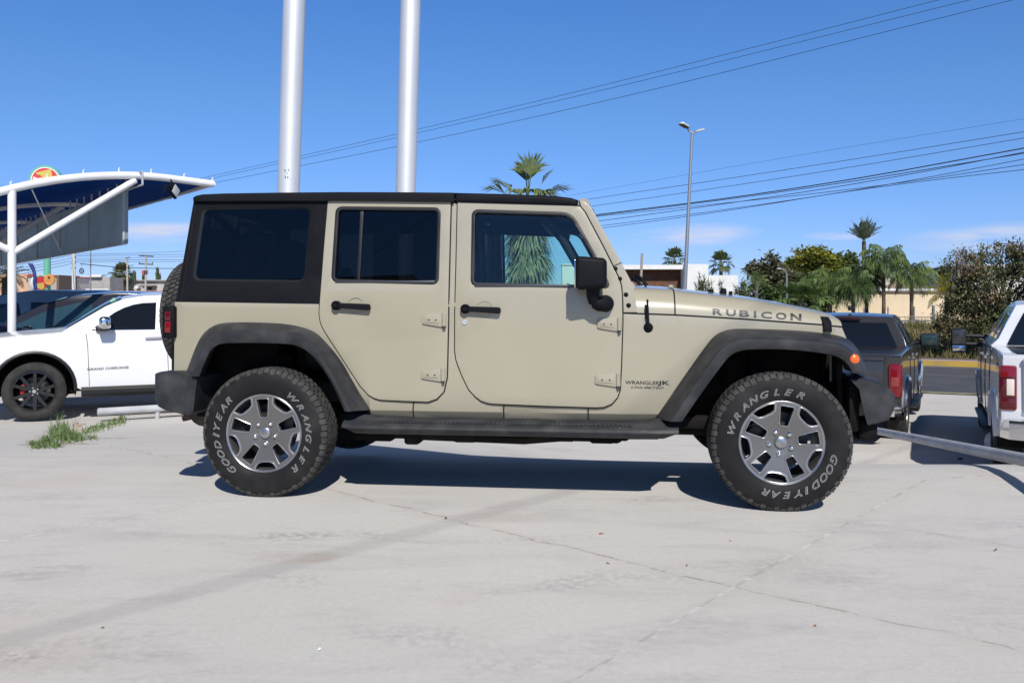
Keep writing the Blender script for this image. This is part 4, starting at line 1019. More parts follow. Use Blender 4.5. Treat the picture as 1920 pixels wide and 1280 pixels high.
def rear_part(pl, lo, hi):
    t = [p for p in pl if lo <= p[0] <= hi]; return t
top = [J.U(a, b, -.715) for a, b in roof_t]; bot = [J.U(a, b, -.73) for a, b in roof_b]
tx = [p[0] for p in top]; tz = [p[1] for p in top]; bx = [p[0] for p in reversed(bot)]; bz = [p[1] for p in reversed(bot)]
def roof(x0, x1, nm):
    xs = sorted({x0, x1} | {x for x in tx if x0 < x < x1})
    pl = [(x, interp(x, tx, tz)) for x in xs] + [(x, interp(x, bx, bz)-.006) for x in reversed(xs) ]
    m = MB(); shell(m, pl, WR, .022, 8, lambda x, z, t: .03*(1-t*t) if z > ZR0+.005 else .03*(1-t*t), gx=.4, gz=None, seg=4)
    m.build(nm, blk, suv)
roof(tx[0], xs_-.003, 'hardtop_roof'); roof(xs_+.003, tx[-1], 'freedom_panel')
# drip rail highlight strip
def f(s):
    m = MB(); q = [(620, 372.6), (760, 373), (852, 374), (950, 376.5), (1040, 379.5), (1076, 382)]
    m.tube([(x, s*(WB(x, z)+.016), z) for x, z in [J.U(a, b, -.73) for a, b in q]], .006, 8); m.build('drip_rail', blk, suv)
both(f)
# rear of the hardtop with the back window
zt_ = J.U(370, 378, -.7)[1]; xt = J.U(369, 378, -.7)[0]+.01; xb = J.U(331, 565, -.78)[0]+.012
m = MB(); m.grid([[(xb, -.76, ZBELT), (xt, -.69, zt_+.02)], [(xb, .76, ZBELT), (xt, .69, zt_+.02)]]); bk = m.build('back_window', gld, suv)
m = MB()
for s in (-1, 1): m.tube([(xb, s*.735, ZBELT), (xt, s*.67, zt_)], .04, 8)
m.tube([(xt, -.68, zt_), (xt, .68, zt_)], .04, 8); m.tube([(xb, -.72, ZBELT+.02), (xb, .72, ZBELT+.02)], .03, 8); m.build('back_window_frame', blk, bk)

# ---- windscreen frame
ap = [(1086, 374.5), (1097, 379), (1108.7, 388.7), (1128, 425), (1150, 464), (1172, 506), (1188.5, 537.5), (1195, 585.6), (1169.2, 585.6), (1168, 552), (1166, 534), (1161, 519), (1132, 461), (1098, 397), (1089.5, 387)]
def WA(x, z): return WB(min(x, XC), z)+.006-max(0, x-XC)*.10
apP = [J.S(a, b, WA) for a, b in ap]
def f(s):
    m = MB(); panel(m, apP, WA, s, .09, bev=.014, gx=.3, gz=.1, seg=4); o = m.build('windscreen_pillar', tan, suv)
    for c in ((1153.7, 504), (1162, 523), (1173.6, 552.6), (1178.5, 572.5)):
        p = J.S(*c, WA); m = MB(); m.lathe([(0, .006), (.008, .006), (.009, .003), (.013, .002), (.014, 0)], 14, 'Y'); m.v = [(x+p[0], s*(WA(*p)+y), z+p[1]) for x, y, z in m.v]; m.build('pillar_bolt', blk, o)
    m = MB(); panel(m, [J.S(a, b, WA) for a, b in ((1146.5, 499.5), (1165.5, 491.5), (1166, 493), (1147, 501))], WA, s, .003, bev=0, off=.0012); m.build('pillar_seam', gap, o)
both(f)
p0 = J.U(1104, 384, -.7); p1 = J.U(1184, 534, -.7)
m = MB(); m.grid([[(p0[0]-.005, -.68, p0[1]-.02), (p1[0]-.005, -.72, p1[1])], [(p0[0]-.003, 0, p0[1]-.01), (p1[0]+.0, 0, p1[1])], [(p0[0]-.005, .68, p0[1]-.02), (p1[0]-.005, .72, p1[1])]]); ws = m.build('windscreen', glw, suv)
m = MB(); m.tube([(p0[0]-.03, -.70, p0[1]+.005), (p0[0], 0, p0[1]+.012), (p0[0]-.03, .70, p0[1]+.005)], .035, 10); m.build('windscreen_header', tan, suv)
m = MB(); m.tube([(p1[0]-.01, -.72, p1[1]-.01), (p1[0]+.03, 0, p1[1]-.01), (p1[0]-.01, .72, p1[1]-.01)], .03, 10); m.build('windscreen_base', tan, suv)
for y in (-.45, .15):
    m = MB(); a = Vector((p1[0]+.07, y, p1[1]+.03)); m.tube([a, a+Vector((.01, .03, .01)), a+Vector((-.02, .40, .03))], .010, 8); m.tube([a+Vector((.03, 0, -.03)), a+Vector((.0, .01, .01)), a+Vector((-.035, .05, .035))], .012, 8); m.build('wiper', blk, suv)

# ---- cowl and bonnet
seam = [(1168, 586.6), (1195, 587.6), (1263.4, 590), (1383, 597), (1541, 608.5), (1578, 612.4)]
sil = [(1189, 537.5), (1262, 541.5), (1267, 543), (1334.5, 550.4), (1415, 560), (1480, 571.4), (1528, 581), (1557, 588), (1572, 598), (1580, 609)]
sp = [J.S(a, b, WB) for a, b in seam]; tp = [J.S(a, b, lambda x, z: WB(x, .9)-.12) for a, b in sil]
def zs(x): return interp(x, [p[0] for p in sp], [p[1] for p in sp])+.004
def ztp(x): return interp(x, [p[0] for p in tp], [p[1] for p in tp])
RH = .15
def HW(x, z):
    w = WB(x, .9)-.006; t = max(0, min(1, (z-zs(x))/max(.01, ztp(x)-zs(x))))
    return w-RH*(1-(1-t**2.3)**(1/2.3))-.02*t
def bonnet(x0, x1, n, nm):
    rows = []
    for i in range(n+1):
        x = x0+(x1-x0)*i/n; a, b = zs(x), ztp(x); row = []
        prof = [(WB(x, .9)-.03, a-.03), (WB(x, .9)-.007, a-.002)]
        for k in range(11):
            ph = k/10*math.pi/2; t = math.sin(ph)**(2/2.3); z = a+(b-a)*t; prof.append((HW(x, min(z, b-1e-5)), z))
        w = prof[-1][0]
        for k in range(1, 6): q = k/5; prof.append((w*(1-q), b+.022*(1-(1-q)**2)))
        row = [(x, -y, z) for y, z in prof]+[(x, y, z) for y, z in reversed(prof[:-1])]
        rows.append(row)
    m = MB(); m.grid(rows)
    for rr in (rows[0], rows[-1]):
        m.add(rr, [tuple(range(len(rr)))])
    return m.build(nm, tan, suv, ang=35)
xh0 = J.S(1266.4, 560, WB)[0]; xh1 = J.S(1579, 611, WB)[0]; xc0 = J.S(1190, 560, WB)[0]
cw = bonnet(xc0, xh0-.006, 6, 'cowl'); hd = bonnet(xh0+.002, xh1, 28, 'bonnet')
m = MB(); m.box(((xh0+XC)/2+.25, 0, .98), (1.2, 1.05, .16), .02); m.build('engine_bay', und, suv)
# dark line under the bonnet edge and the cross gap
def f(s):
    m = MB(); pts = [J.S(a, b+.3, WB) for a, b in seam]; m.tube([(x, s*(WB(x, z)-.001), z) for x, z in pts], .0045, 6); m.build('bonnet_gap', gap, hd)
    # side latch
    m = MB(); q = [J.S(a, b, WB) for a, b in ((1541, 593), (1556, 594), (1559, 603), (1559, 622), (1544, 622), (1543, 607))]
    panel(m, q, lambda x, z: min(WB(x, .9), HW(x, z) if z > zs(x) else 9), s, .03, bev=.006, off=.022, seg=3); la = m.build('bonnet_latch', blk, suv)
    c = J.S(1553, 615, WB); m = MB(); m.lathe([(0, .003), (.008, .003), (.009, 0)], 12, 'Y'); m.v = [(x+c[0], s*(WB(x, .9)+.022+y), z+c[1]) for x, y, z in m.v]; m.build('latch_pin', chrome, la)
both(f)
m = MB(); row = []
for k in range(13):
    pass
pr = []
for k in range(11):
    ph = k/10*math.pi/2; t = math.sin(ph)**(2/2.3); z = zs(xh0)+(ztp(xh0)-zs(xh0))*t; pr.append((xh0-.002, -HW(xh0, z)-.0005, z+.0005))
m.tube(pr+[(xh0-.002, -y, z) for x, y, z in reversed(pr)], .0042, 6); m.build('bonnet_cross_gap', gap, hd)
for (a, b, h, r) in ((1333, 549, .02, .016), (1356, 552, .035, .02), (1370, 553, .022, .012)):
    p = J.U(a, b, -.30); m = MB(); m.lathe([(0, h), (r*.8, h), (r, h*.7), (r, -.02), (0, -.02)], 14); m.v = [(x+p[0], y-.30, z+ztp(p[0])+.014) for x, y, z in m.v]; m.build('bonnet_bumper', blk, hd)
p = J.U(1258, 541, -.58); m = MB(); m.lathe([(0, .02), (.014, .016), (.018, 0), (0, -.01)], 12); m.v = [(x+p[0], y-.55, z+ztp(p[0])+.008) for x, y, z in m.v]; m.build('washer_nozzle', tan, cw)
# lettering on the bonnet side and the wing
def stick(parent, body, quad, surf, material, size_ratio=1.0, name='lettering', off=.0012, **kw):
    """writing fitted between lower-left, lower-right, upper-left pixel corners"""
    vs, fs = text_mesh(body, **kw); x0 = min(v[0] for v in vs); x1 = max(v[0] for v in vs); y0 = min(v[1] for v in vs); y1 = max(v[1] for v in vs)
    ll, lr, ul = [Vector(J.S(a, b, surf)) for a, b in quad]
    m = MB(); out = []
    for v in vs:
        u = (v[0]-x0)/(x1-x0); w = (v[1]-y0)/(y1-y0); p = ll+(lr-ll)*u+(ul-ll)*w; out.append((p.x, -(surf(p.x, p.y)+off), p.y))
    m.add(out, fs); return m.build(name, material, parent, recalc=False, flat=True)
def HS(x, z): return HW(x, z) if z > zs(x) else WB(x, z)
def wide(parent, body, x0, y0, x1, y1, h0, h1, surf, material, sxs=None):
    """one glyph at a time so the letters run along a sloping line"""
    n = len(body); cells = [.6 if c == 'I' else (1.1 if c in 'OCN' else 1.0) for c in body]; tot = sum(cells); acc = 0; allv = []; allf = []
    for c, w in zip(body, cells):
        u0 = (acc+w*.13)/tot; u1 = (acc+w*.87)/tot; acc += w
        if c == 'I': u0 = (acc-w*.66)/tot; u1 = (acc-w*.34)/tot
        vs, fs = (text_mesh(c, offset=.028) if c != 'I' else ([(0, 0, 0), (.2, 0, 0), (.2, 1, 0), (0, 1, 0)], [(0, 1, 2, 3)])); a0 = min(v[0] for v in vs); a1 = max(v[0] for v in vs); b0 = min(v[1] for v in vs); b1 = max(v[1] for v in vs)
        bm = bmesh.new(); bv = []
        for v in vs:
            u = u0+(u1-u0)*(v[0]-a0)/(a1-a0); t = (v[1]-b0)/(b1-b0); X = x0+(x1-x0)*u; Y = y0+(y1-y0)*u-(h0+(h1-h0)*u)*t
            p = J.S(X, Y, surf); bv.append(bm.verts.new((p[0], 0, p[1])))
        for q in fs:
            try: bm.faces.new([bv[i] for i in q])
            except ValueError: pass
        slice_bm(bm, .02, .006); bm.verts.index_update(); o = len(allv)
        allv += [(v.co.x, -(surf(v.co.x, v.co.z)+.0018), v.co.z) for v in bm.verts]; allf += [tuple(v.index+o for v in f.verts) for f in bm.faces]; bm.free()
    m = MB(); m.add(allv, allf); return m.build('lettering', material, parent, recalc=False, flat=True)
wide(hd, 'RUBICON', 1333, 589.5, 1506, 601.5, 11.5, 13, HS, letd)
o = [k for k in kids(suv) if k.name.startswith('body_side')][0]
stick(o, 'WRANGLER', ((1172, 720), (1236, 721.5), (1172.5, 713)), WB, letd, offset=.018)
stick(o, 'JK', ((1233, 723.5), (1256, 724), (1233.5, 713.5)), WB, letd, offset=.03)
stick(o, 'UNLIMITED', ((1183, 727.6), (1244, 729.2), (1184, 723.6)), WB, letd, shear=.25, offset=.012)

# ---- front end
xg = J.U(1584, 640, -.62)[0]
zg0 = J.U(1590, 715, -.62)[1]; zg1 = J.U(1580, 612, -.62)[1]
m = MB(); poly = [(-.64, zg0), (.64, zg0), (.63, zg1-.02), (.60, zg1+.01), (-.60, zg1+.01), (-.63, zg1-.02)]
slots = [rpoly([(-.325+i*.108-.032, zg0+.10), (-.325+i*.108+.032, zg0+.10), (-.325+i*.108+.032, zg1-.07), (-.325+i*.108-.032, zg1-.07)], .028) for i in range(7)]
lamps = [circ(.095, 24, (s*.485, zg1-.17)) for s in (-1, 1)]
mm = MB(); panel(mm, poly, 0.0, -1, .06, holes=slots+lamps, bev=.012)
m.add([(xg-.03-y, x, z) for x, y, z in mm.v], mm.f); gr = m.build('grille', tan, suv)
m = MB(); m.box((xg-.10, 0, (zg0+zg1)/2), (.02, 1.1, zg1-zg0-.05)); m.build('radiator', und, gr)
for s in (-1, 1):
    m = MB(); m.lathe([(0, .02), (.06, .014), (.09, 0), (.093, -.03)], 24, 'X', (xg-.035, s*.485, zg1-.17)); m.build('headlight', mat('headlight_glass', (.6, .62, .64), .08, .6), suv)
fb = [(1593, 709), (1615, 709), (1654, 719), (1673, 733), (1679, 742), (1677, 768), (1668, 786), (1628, 798), (1622, 780), (1604, 760), (1596, 735)]
# bumper swept round in plan: centre bar and angled ends
def bumper(x0, xe, z0, z1, sgn, nm, dep):
    prof = lambda w: rpoly([(x0, z0), (x0, z1), (x0+sgn*dep*w*.8, z1-.004), (x0+sgn*dep*w, z1-.05), (x0+sgn*dep*w, z0+.06), (x0+sgn*dep*w*.7, z0)], .02)
    m = MB(); rows = []
    for y, w, dz in ((-.90, .45, .05), (-.88, .62, .02), (-.80, .86, 0), (-.66, 1.0, 0), (-.4, 1.06, -.0), (0, 1.08, 0), (.4, 1.06, 0), (.66, 1.0, 0), (.80, .86, 0), (.88, .62, .02), (.90, .45, .05)):
        rows.append([(x, y, z0+dz+(z-z0)*(1-dz*2.5)) for x, z in prof(w)])
    m.grid(rows, close=True); m.add(rows[0], [tuple(range(len(rows[0])))]); m.add(rows[-1], [tuple(range(len(rows[0])))])
    return m.build(nm, flr, suv, ang=40)
xb0, zb0 = J.U(1628, 796, -.86); xb1, zb1 = J.U(1677, 722, -.86)
fbo = [(1594, 709), (1617, 709), (1654, 718.5), (1672, 732), (1679, 742), (1677.5, 768), (1667, 787), (1629, 798), (1622, 775), (1612, 728)]
FB = [J.U(a, b, -.87) for a, b in fbo]
m = MB(); rows = []
cxb = sum(p[0] for p in FB[5:9])/4; czb = sum(p[1] for p in FB)/len(FB)
for y, kx, dx_ in ((-.885, .90, -.012), (-.865, 1, 0), (-.62, 1.0, .045), (-.56, 1.0, .06), (0, 1.0, .075), (.56, 1.0, .06), (.62, 1.0, .045), (.865, 1, 0), (.885, .90, -.012)):
    rows.append([(xb0+(x-xb0)*kx+dx_, y, czb+(z-czb)*(.94 if kx < 1 else 1)) for x, z in FB])
m.grid(rows, close=True); m.add(rows[0], [tuple(range(len(FB)))]); m.add(rows[-1], [tuple(range(len(FB)))]); m.build('front_bumper', flr, suv, ang=30)
m = MB(); m.box((xb0-.08, 0, (zb0+zb1)/2+.03), (.2, 1.2, .14), .01)
for s in (-1, 1):
    m.box((xb0-.06, s*.74, zb0+.10), (.06, .16, .30), .02); m.box((xb0-.02, s*.80, zb1-.02), (.14, .05, .02), .004)
    m.box((xb0+.015, s*.72, zb0-.04), (.11, .20, .12), .03)
m.build('bumper_bracket', und, suv)
# rear bumper: side end cap of the photo, swept across
rbp = [(290, 700), (296, 697.5), (336, 697), (372, 707), (371, 715), (364, 772), (352, 779), (310, 769.5), (296, 762), (289.5, 748)]
P = [J.U(a, b, -.90) for a, b in rbp]
m = MB(); rows = []
cx = max(p[0] for p in P)
for y, k, dz in ((-.915, .93, .01), (-.905, .98, .004), (-.88, 1, 0), (-.5, 1.0, 0), (0, 1.0, 0), (.5, 1, 0), (.88, 1, 0), (.905, .98, .004), (.915, .93, .01)):
    zc = sum(p[1] for p in P)/len(P); rows.append([(cx+(x-cx)*k, y, zc+(z-zc)*k) for x, z in P])
m.grid(rows, close=True); m.add(rows[0], [tuple(range(len(P)))]); m.add(rows[-1], [tuple(range(len(P)))])
m.build('rear_bumper', flr, suv, ang=50)

# ---- flares
def flare(outer, crease, inner_, lipy, tail, yc):
    N = 44
    A = resample(smooth_path([J.S(a, b, WB) for a, b in outer], 2), N); B = resample(smooth_path([J.U(a, b, -yc) for a, b in crease], 2), N); C = resample(smooth_path([J.U(a, b, -OUT+.012) for a, b in inner_], 2), N)
    def f(s):
        m = MB(); rows = []
        for i in range(N):
            a, b, c = A[i], B[i], C[i]; wa = WB(a.x, a.y)
            mid = b.lerp(c, .12); d = a.lerp(b, .9)
            n2 = (c-b); n2 = n2.normalized() if n2.length > 1e-6 else Vector((0, -1))
            r = [(a.x, s*(wa-.02), a.y), (a.x, s*(wa+.004), a.y), (a.lerp(b, .06).x, s*(wa+.014), a.lerp(b, .06).y), (a.lerp(b, .5).x, s*(wa*.46+yc*.54), a.lerp(b, .46).y), (d.x, s*(yc*.93+wa*.07), d.y), (b.x, s*(yc+.004), b.y), (mid.x, s*(OUT-.002), mid.y), (b.lerp(c, .6).x, s*(OUT+.002), b.lerp(c, .6).y),
                 (b.lerp(c, .95).x, s*(OUT-.010), b.lerp(c, .95).y), (c.x, s*(OUT-.024), c.y), (c.lerp(a, .12).x, s*(OUT-.06), c.lerp(a, .12).y), (c.lerp(a, .3).x, s*(wa-.02), c.lerp(a, .3).y)]
            rows.append(r)
        m.grid(rows, close=True); m.add(rows[0], [tuple(range(len(rows[0])))]); m.add(rows[-1], [tuple(range(len(rows[0])))])
        return m.build('wheel_flare', flr, suv, ang=40)
    return [f(-1), f(1)]
fl_o = [(694.5, 768), (664, 719), (640, 674.7), (606, 635), (586.6, 619), (550, 608.6), (505, 604.4), (426, 603.8), (404, 608.6), (389.7, 617), (373, 635), (348, 702)]
fl_c = [(664, 770), (640, 722), (616, 680), (594, 645), (575, 630.5), (540, 619.5), (500, 617), (437, 617), (415, 620.5), (401, 627), (388, 643), (360, 704)]
fl_i = [(645.5, 771), (628, 730), (610, 698), (588, 669), (569.7, 654), (550, 646), (500, 643.5), (430, 643.5), (412, 645), (401, 650), (391, 662), (374, 706)]
flare(fl_o, fl_c, fl_i, 0, 0, .915)
ff_o = [(1228.5, 783), (1275, 716), (1328, 641), (1344, 625), (1363.5, 617.6), (1383, 615.6), (1480, 618), (1557, 625), (1589.6, 634), (1601, 645), (1611, 659), (1622, 684), (1627, 698)]
ff_c = [(1254, 789), (1302, 718), (1345, 657), (1361, 642.5), (1378, 634.5), (1402, 632), (1512, 636), (1566, 642.5), (1590, 651), (1600, 662), (1606, 672), (1613, 687), (1617, 698.5)]
ff_i = [(1280, 789.5), (1320, 731), (1352, 688), (1366, 670), (1380, 660), (1402, 655), (1480, 655), (1552, 663.5), (1575, 671), (1586, 679), (1592, 687), (1596, 694), (1597, 699)]
fls = flare(ff_o, ff_c, ff_i, 0, 0, .915)
for s, fo in zip((-1, 1), fls):
    c = J.U(1602, 673.5, -OUT); m = MB(); m.lathe([(0, .013), (.012, .012), (.023, .007), (.029, 0), (.030, -.02)], 24, 'Y'); m.v = [(x+c[0], s*(OUT-.006+y), z+c[1]) for x, y, z in m.v]; m.build('marker_lamp', orl, suv)

# ---- running boards
def f(s):
    m = MB()
    xl, zl = J.U(646, 778, -.86); xr_, zr = J.U(1273, 798, -.92)
    za = J.U(900, 800, -.93)[1]; zbm = J.U(900, 818, -.93)[1]; zin = za+.012
    n = 24; rows = []
    for i in range(n+1):
        x = xl+(xr_-xl)*i/n; e = min(i, n-i)/n; lift = .028*(1-sstep(0, .13, i/n))+.036*(1-sstep(0.0, .11, 1-i/n))
        tuck = .02 if i in (0, n) else 0; zlow = .03*(1-sstep(0, .05, e))
        rows.append([(x, s*(.70), zin+.012+lift), (x, s*(.80), zin+.012+lift*1.0), (x, s*(.85-tuck), zin+lift*.6), (x, s*(.915-tuck), za+.004+lift*.15), (x, s*(.93-tuck), za-.004), (x, s*(.935-tuck), za-.02), (x, s*(.925-tuck), zbm+.012+zlow), (x, s*(.905-tuck), zbm+zlow), (x, s*.70, zbm+.012+zlow)])
    m.grid(rows, close=True); m.add(rows[0], [tuple(range(9))]); m.add(rows[-1], [tuple(range(9))])
    o = m.build('running_board', flr, suv, ang=40)
    m = MB()
    xa = J.U(700, 795, -.86)[0]; xe = J.U(1190, 795, -.86)[0]; k = 62
    for i in range(k):
        x = xa+(xe-xa)*i/k
        for y in (.862, .884): m.box((x, s*y, za+.008+(.915-y)*.13), (.019, .014, .008), .002)
    m.build('step_tread', flr, o)
both(f)

# ---- mirrors
def f(s):
    hx0, hz0 = J.U(1079, 545, -.95); hx1, hz1 = J.U(1138, 481, -.95)
    m = MB(); W = hx1-hx0; H = hz1-hz0
    bm = bmesh.new(); bmesh.ops.create_cube(bm, size=1)
    for v in bm.verts:
        k = 1.0 if v.co.x < 0 else .82
        v.co = Vector((v.co.x*W, v.co.y*.17*k, v.co.z*H*(1.0 if v.co.x < 0 else .86)))
    bmesh.ops.bevel(bm, geom=bm.edges[:], offset=.028, segments=4, profile=.5, affect='EDGES')
    m.addbm(bm, 0, Matrix.Translation((hx0+W/2, s*.915, hz0+H/2+.004)))
    ax, az = J.U(1133, 569, -.82)
    p = Vector((ax, s*.80, az))
    m.tube([(ax-.06, s*.90, hz0+.03), (ax-.064, s*.89, hz0-.03), (ax-.056, s*.87, az+.015)], [.042, .036, .036], 14)
    m.tube([(ax-.056, s*.872, az+.01), (ax-.03, s*.865, az), (ax+.01, s*.82, az)], [.036, .044, .046], 14)
    m.tube([(ax+.006, s*.79, az), (ax+.006, s*.81, az), (ax+.006, s*.84, az), (ax+.006, s*.853, az)], [.046, .050, .046, .028], 18)
    o = m.build('wing_mirror', blk, suv, ang=45)
    m = MB(); m.box((hx0-.002, s*.915, hz0+H/2), (.006, .14, H*.82), .002); m.build('mirror_glass', chrome, o)
both(f)

# ---- antenna, tail lamps
b = J.S(1215, 614, WB); m = MB(); m.lathe([(0, .02), (.012, .018), (.022, .010), (.029, 0)], 20, 'Y'); m.v = [(x+b[0], -(WB(*b)+y), z+b[1]) for x, y, z in m.v]
t = J.S(1213.5, 561, WB); m.tube([(b[0], -(WB(*b)+.016), b[1]), (b[0]-.002, -(WB(*b)+.022), b[1]+.05), (t[0], -(WB(*b)+.02), t[1])], [.011, .008, .0055], 10); m.tube([(b[0]-.012, -(WB(*b)+.016), b[1]+.05), (b[0]-.012, -(WB(*b)+.016), b[1]+.13)], .004, 8)
m.build('antenna', blk, suv)
def f(s):
    x0, z0 = J.U(306.5, 634, -.80); x1, z1 = J.U(329, 573.5, -.80)
    m = MB(); m.box(((x0+x1)/2, s*.735, (z0+z1)/2), (x1-x0, .17, z1-z0), .012); o = m.build('tail_lamp', blk, suv)
    xa, za = J.U(309, 624, -.82); xb_, zb_ = J.U(320, 583, -.82)
    m = MB(); m.box(((xa+xb_)/2, s*.815, za+(zb_-za)*.27), (xb_-xa, .02, (zb_-za)*.52), .005); m.build('tail_lens', redl, o)
    m = MB(); m.box(((xa+xb_)/2, s*.815, za+(zb_-za)*.77), (xb_-xa, .02, (zb_-za)*.42), .005); m.build('tail_lens', redd, o)
both(f)

# ---- cabin
def seat(x, y, w=.50):
    m = MB(); m.box((x+.22, y, .80), (.54, w, .20), .06, seg=3)
    m.box((x-.04, y, 1.12), (.18, w, .66), .07, Matrix.Rotation(R(-12), 4, 'Y'), seg=3); m.box((x-.135, y, 1.52), (.12, w*.56, .20), .045, Matrix.Rotation(R(-10), 4, 'Y'), seg=3)
    m.tube([(x-.11, y-.07, 1.38), (x-.13, y-.07, 1.48)], .008, 6); m.tube([(x-.11, y+.07, 1.38), (x-.13, y+.07, 1.48)], .008, 6)
    m.build('front_seat', seat_m, suv, ang=50)
for y in (-.37, .37): seat(1.02, y)
m = MB(); m.box((.36, 0, .82), (.5, 1.2, .2), .06); m.box((.06, 0, 1.12), (.16, 1.2, .58), .06, Matrix.Rotation(R(-14), 4, 'Y'))
for y in (-.38, .38): m.box((-.04, y, 1.46), (.11, .26, .16), .04)
m.build('rear_seat', seat_m, suv, ang=50)
m = MB(); m.box((1.93, 0, 1.00), (.34, 1.36, .30), .06, seg=3); m.box((1.86, .37, 1.15), (.22, .42, .10), .04); m.box((1.6, 0, .75), (.6, .24, .3), .04); m.build('dashboard', inner, suv, ang=50)
m = MB(); m.tube([(1.66+.18*math.cos(a)*.35, .37+.185*math.sin(a), 1.08+.18*math.cos(a)) for a in [2*math.pi*i/28 for i in range(28)]], .016, 8, closed=True); m.tube([(1.66, .37, 1.08), (1.86, .37, 1.02)], .03, 8)
m.box((1.66, .37, 1.08), (.05, .16, .10), .02); m.build('steering_wheel', inner, suv)
m = MB(); xm, zm = J.U(985, 452, 0.05); m.box((p0[0]-.16, .0, p0[1]-.115), (.03, .25, .06), .014); m.tube([(p0[0]-.15, 0, p0[1]-.10), (p0[0]-.07, 0, p0[1]-.03)], .01, 6); m.build('rear_view_mirror', inner, suv)
m = MB()
for s in (-1, 1):
    m.tube([(1.98, s*.60, 1.10), (1.72, s*.585, 1.55), (1.62, s*.575, 1.655), (.88, s*.57, 1.69), (.0, s*.57, 1.69), (-.35, s*.6, 1.5), (-.5, s*.62, 1.1)], .030, 10)
    m.tube([(.86, s*.62, .70), (.86, s*.575, 1.68)], .030, 10)
for x, z in ((.87, 1.685), (1.60, 1.66), (0.0, 1.69)): m.tube([(x, -.57, z), (x, .57, z)], .028, 10)
m.build('roll_bar', inner, suv)
# headliner, dark
m = MB(); m.box((.35, 0, ZR0+.004), (1.6, 1.30, .012)); m.build('headliner', inner, suv)

# ---- wheels
def tyre_meshes(parent):
    tl = [(.226, -.090), (.232, -.112), (.245, -.121), (.270, -.1275), (.300, -.130), (.325, -.126), (.350, -.119), (.365, -.109), (.371, -.098), (.3735, -.05), (.374, 0)]
    m = MB(); m.lathe(tl+[(r, -h) for r, h in reversed(tl[:-1])], 96, 'Y'); ty = m.build('tyre', rub, parent, ang=40)
    m = MB()
    def blk_(a, y0, y1, da, r0, r1, sk=0.0, taper=.8):
        vs = []
        for r, k in ((r0, 1.0), (r1, taper)):
            for y, q in ((y0, -sk), (y1, sk)):
                for d in (-da*k, da*k): vs.append((r*math.cos(a+d+q), y, r*math.sin(a+d+q)))
        m.add(vs, [(0, 1, 3, 2), (4, 6, 7, 5), (0, 4, 5, 1), (2, 3, 7, 6), (0, 2, 6, 4), (1, 5, 7, 3)])
    N = 62; st = 2*math.pi/N
    for i in range(N):
        a = i*st
        for s in (-1, 1):
            o = 0 if s < 0 else st/2
            lo = .356 if i % 2 else .348
            # shoulder lug wrapping onto the sidewall
            vs = []
            d = st*.42
            for rr, y in ((.3795, .070), (.3785, .098), (.367, .1135), (lo, .1200)):
                for q in (-d, d): vs.append((rr*math.cos(a+o+q*(1 if rr > .36 else .55)), s*y, rr*math.sin(a+o+q*(1 if rr > .36 else .55))))
            for rr, y in ((.36, .066), (.358, .095), (.352, .108), (lo, .117)):
                for q in (-d, d): vs.append((rr*math.cos(a+o+q), s*y, rr*math.sin(a+o+q)))
            m.add(vs, [(0, 1, 3, 2), (2, 3, 5, 4), (4, 5, 7, 6), (0, 2, 10, 8), (2, 4, 12, 10), (4, 6, 14, 12), (1, 9, 11, 3), (3, 11, 13, 5), (5, 13, 15, 7), (0, 8, 9, 1), (6, 7, 15, 14)])
            blk_(a+o+st*.5, s*.030, s*.064, st*.40, .362, .380, s*st*.16)
        blk_(a+st*.25, -.024, .024, st*.38, .362, .380, st*.2)
    t2 = m.build('tread', trd, ty, recalc=False, flat=True)
    # raised white lettering
    def arc(word, mid, r, h, step, gaps=None):
        n = len(word); a = mid+step*(n-1)/2
        for c in word:
            if c == '~':   # winged foot
                vs = []; 
                pts = [(-.10, 0), (.02, -.02), (.16, .34), (.30, .72), (.16, .72), (.04, .36)]
                mm = MB(); mm.tube([(x, y, 0) for x, y in pts], .013, 5, closed=True); vs, fs = mm.v, mm.f; cx = 0.05
            else:
                vs, fs = text_mesh(c, outline=.0095, shear=.32); cx = (min(v[0] for v in vs)+max(v[0] for v in vs))/2
            A = R(a); out = []
            for x, y, z in vs:
                u = (x-cx)*h*1.42*1.34; w = (y-.35)*h*1.42
                rad = r+w; th = A-u/r
                out.append((rad*math.cos(th), interp(rad, [p[0] for p in tl[:8]], [p[1] for p in tl[:8]])-.0012-z*h, rad*math.sin(th)))
            ml_.add(out, fs); a -= step
    ml_ = MB(); arc('WRANGLER', 2, .281, .035, 13.2); arc('GOOD~YEAR', 183, .281, .035, 11.4)
    ml_.build('tyre_lettering', wht, ty, recalc=False, flat=True)
    return ty
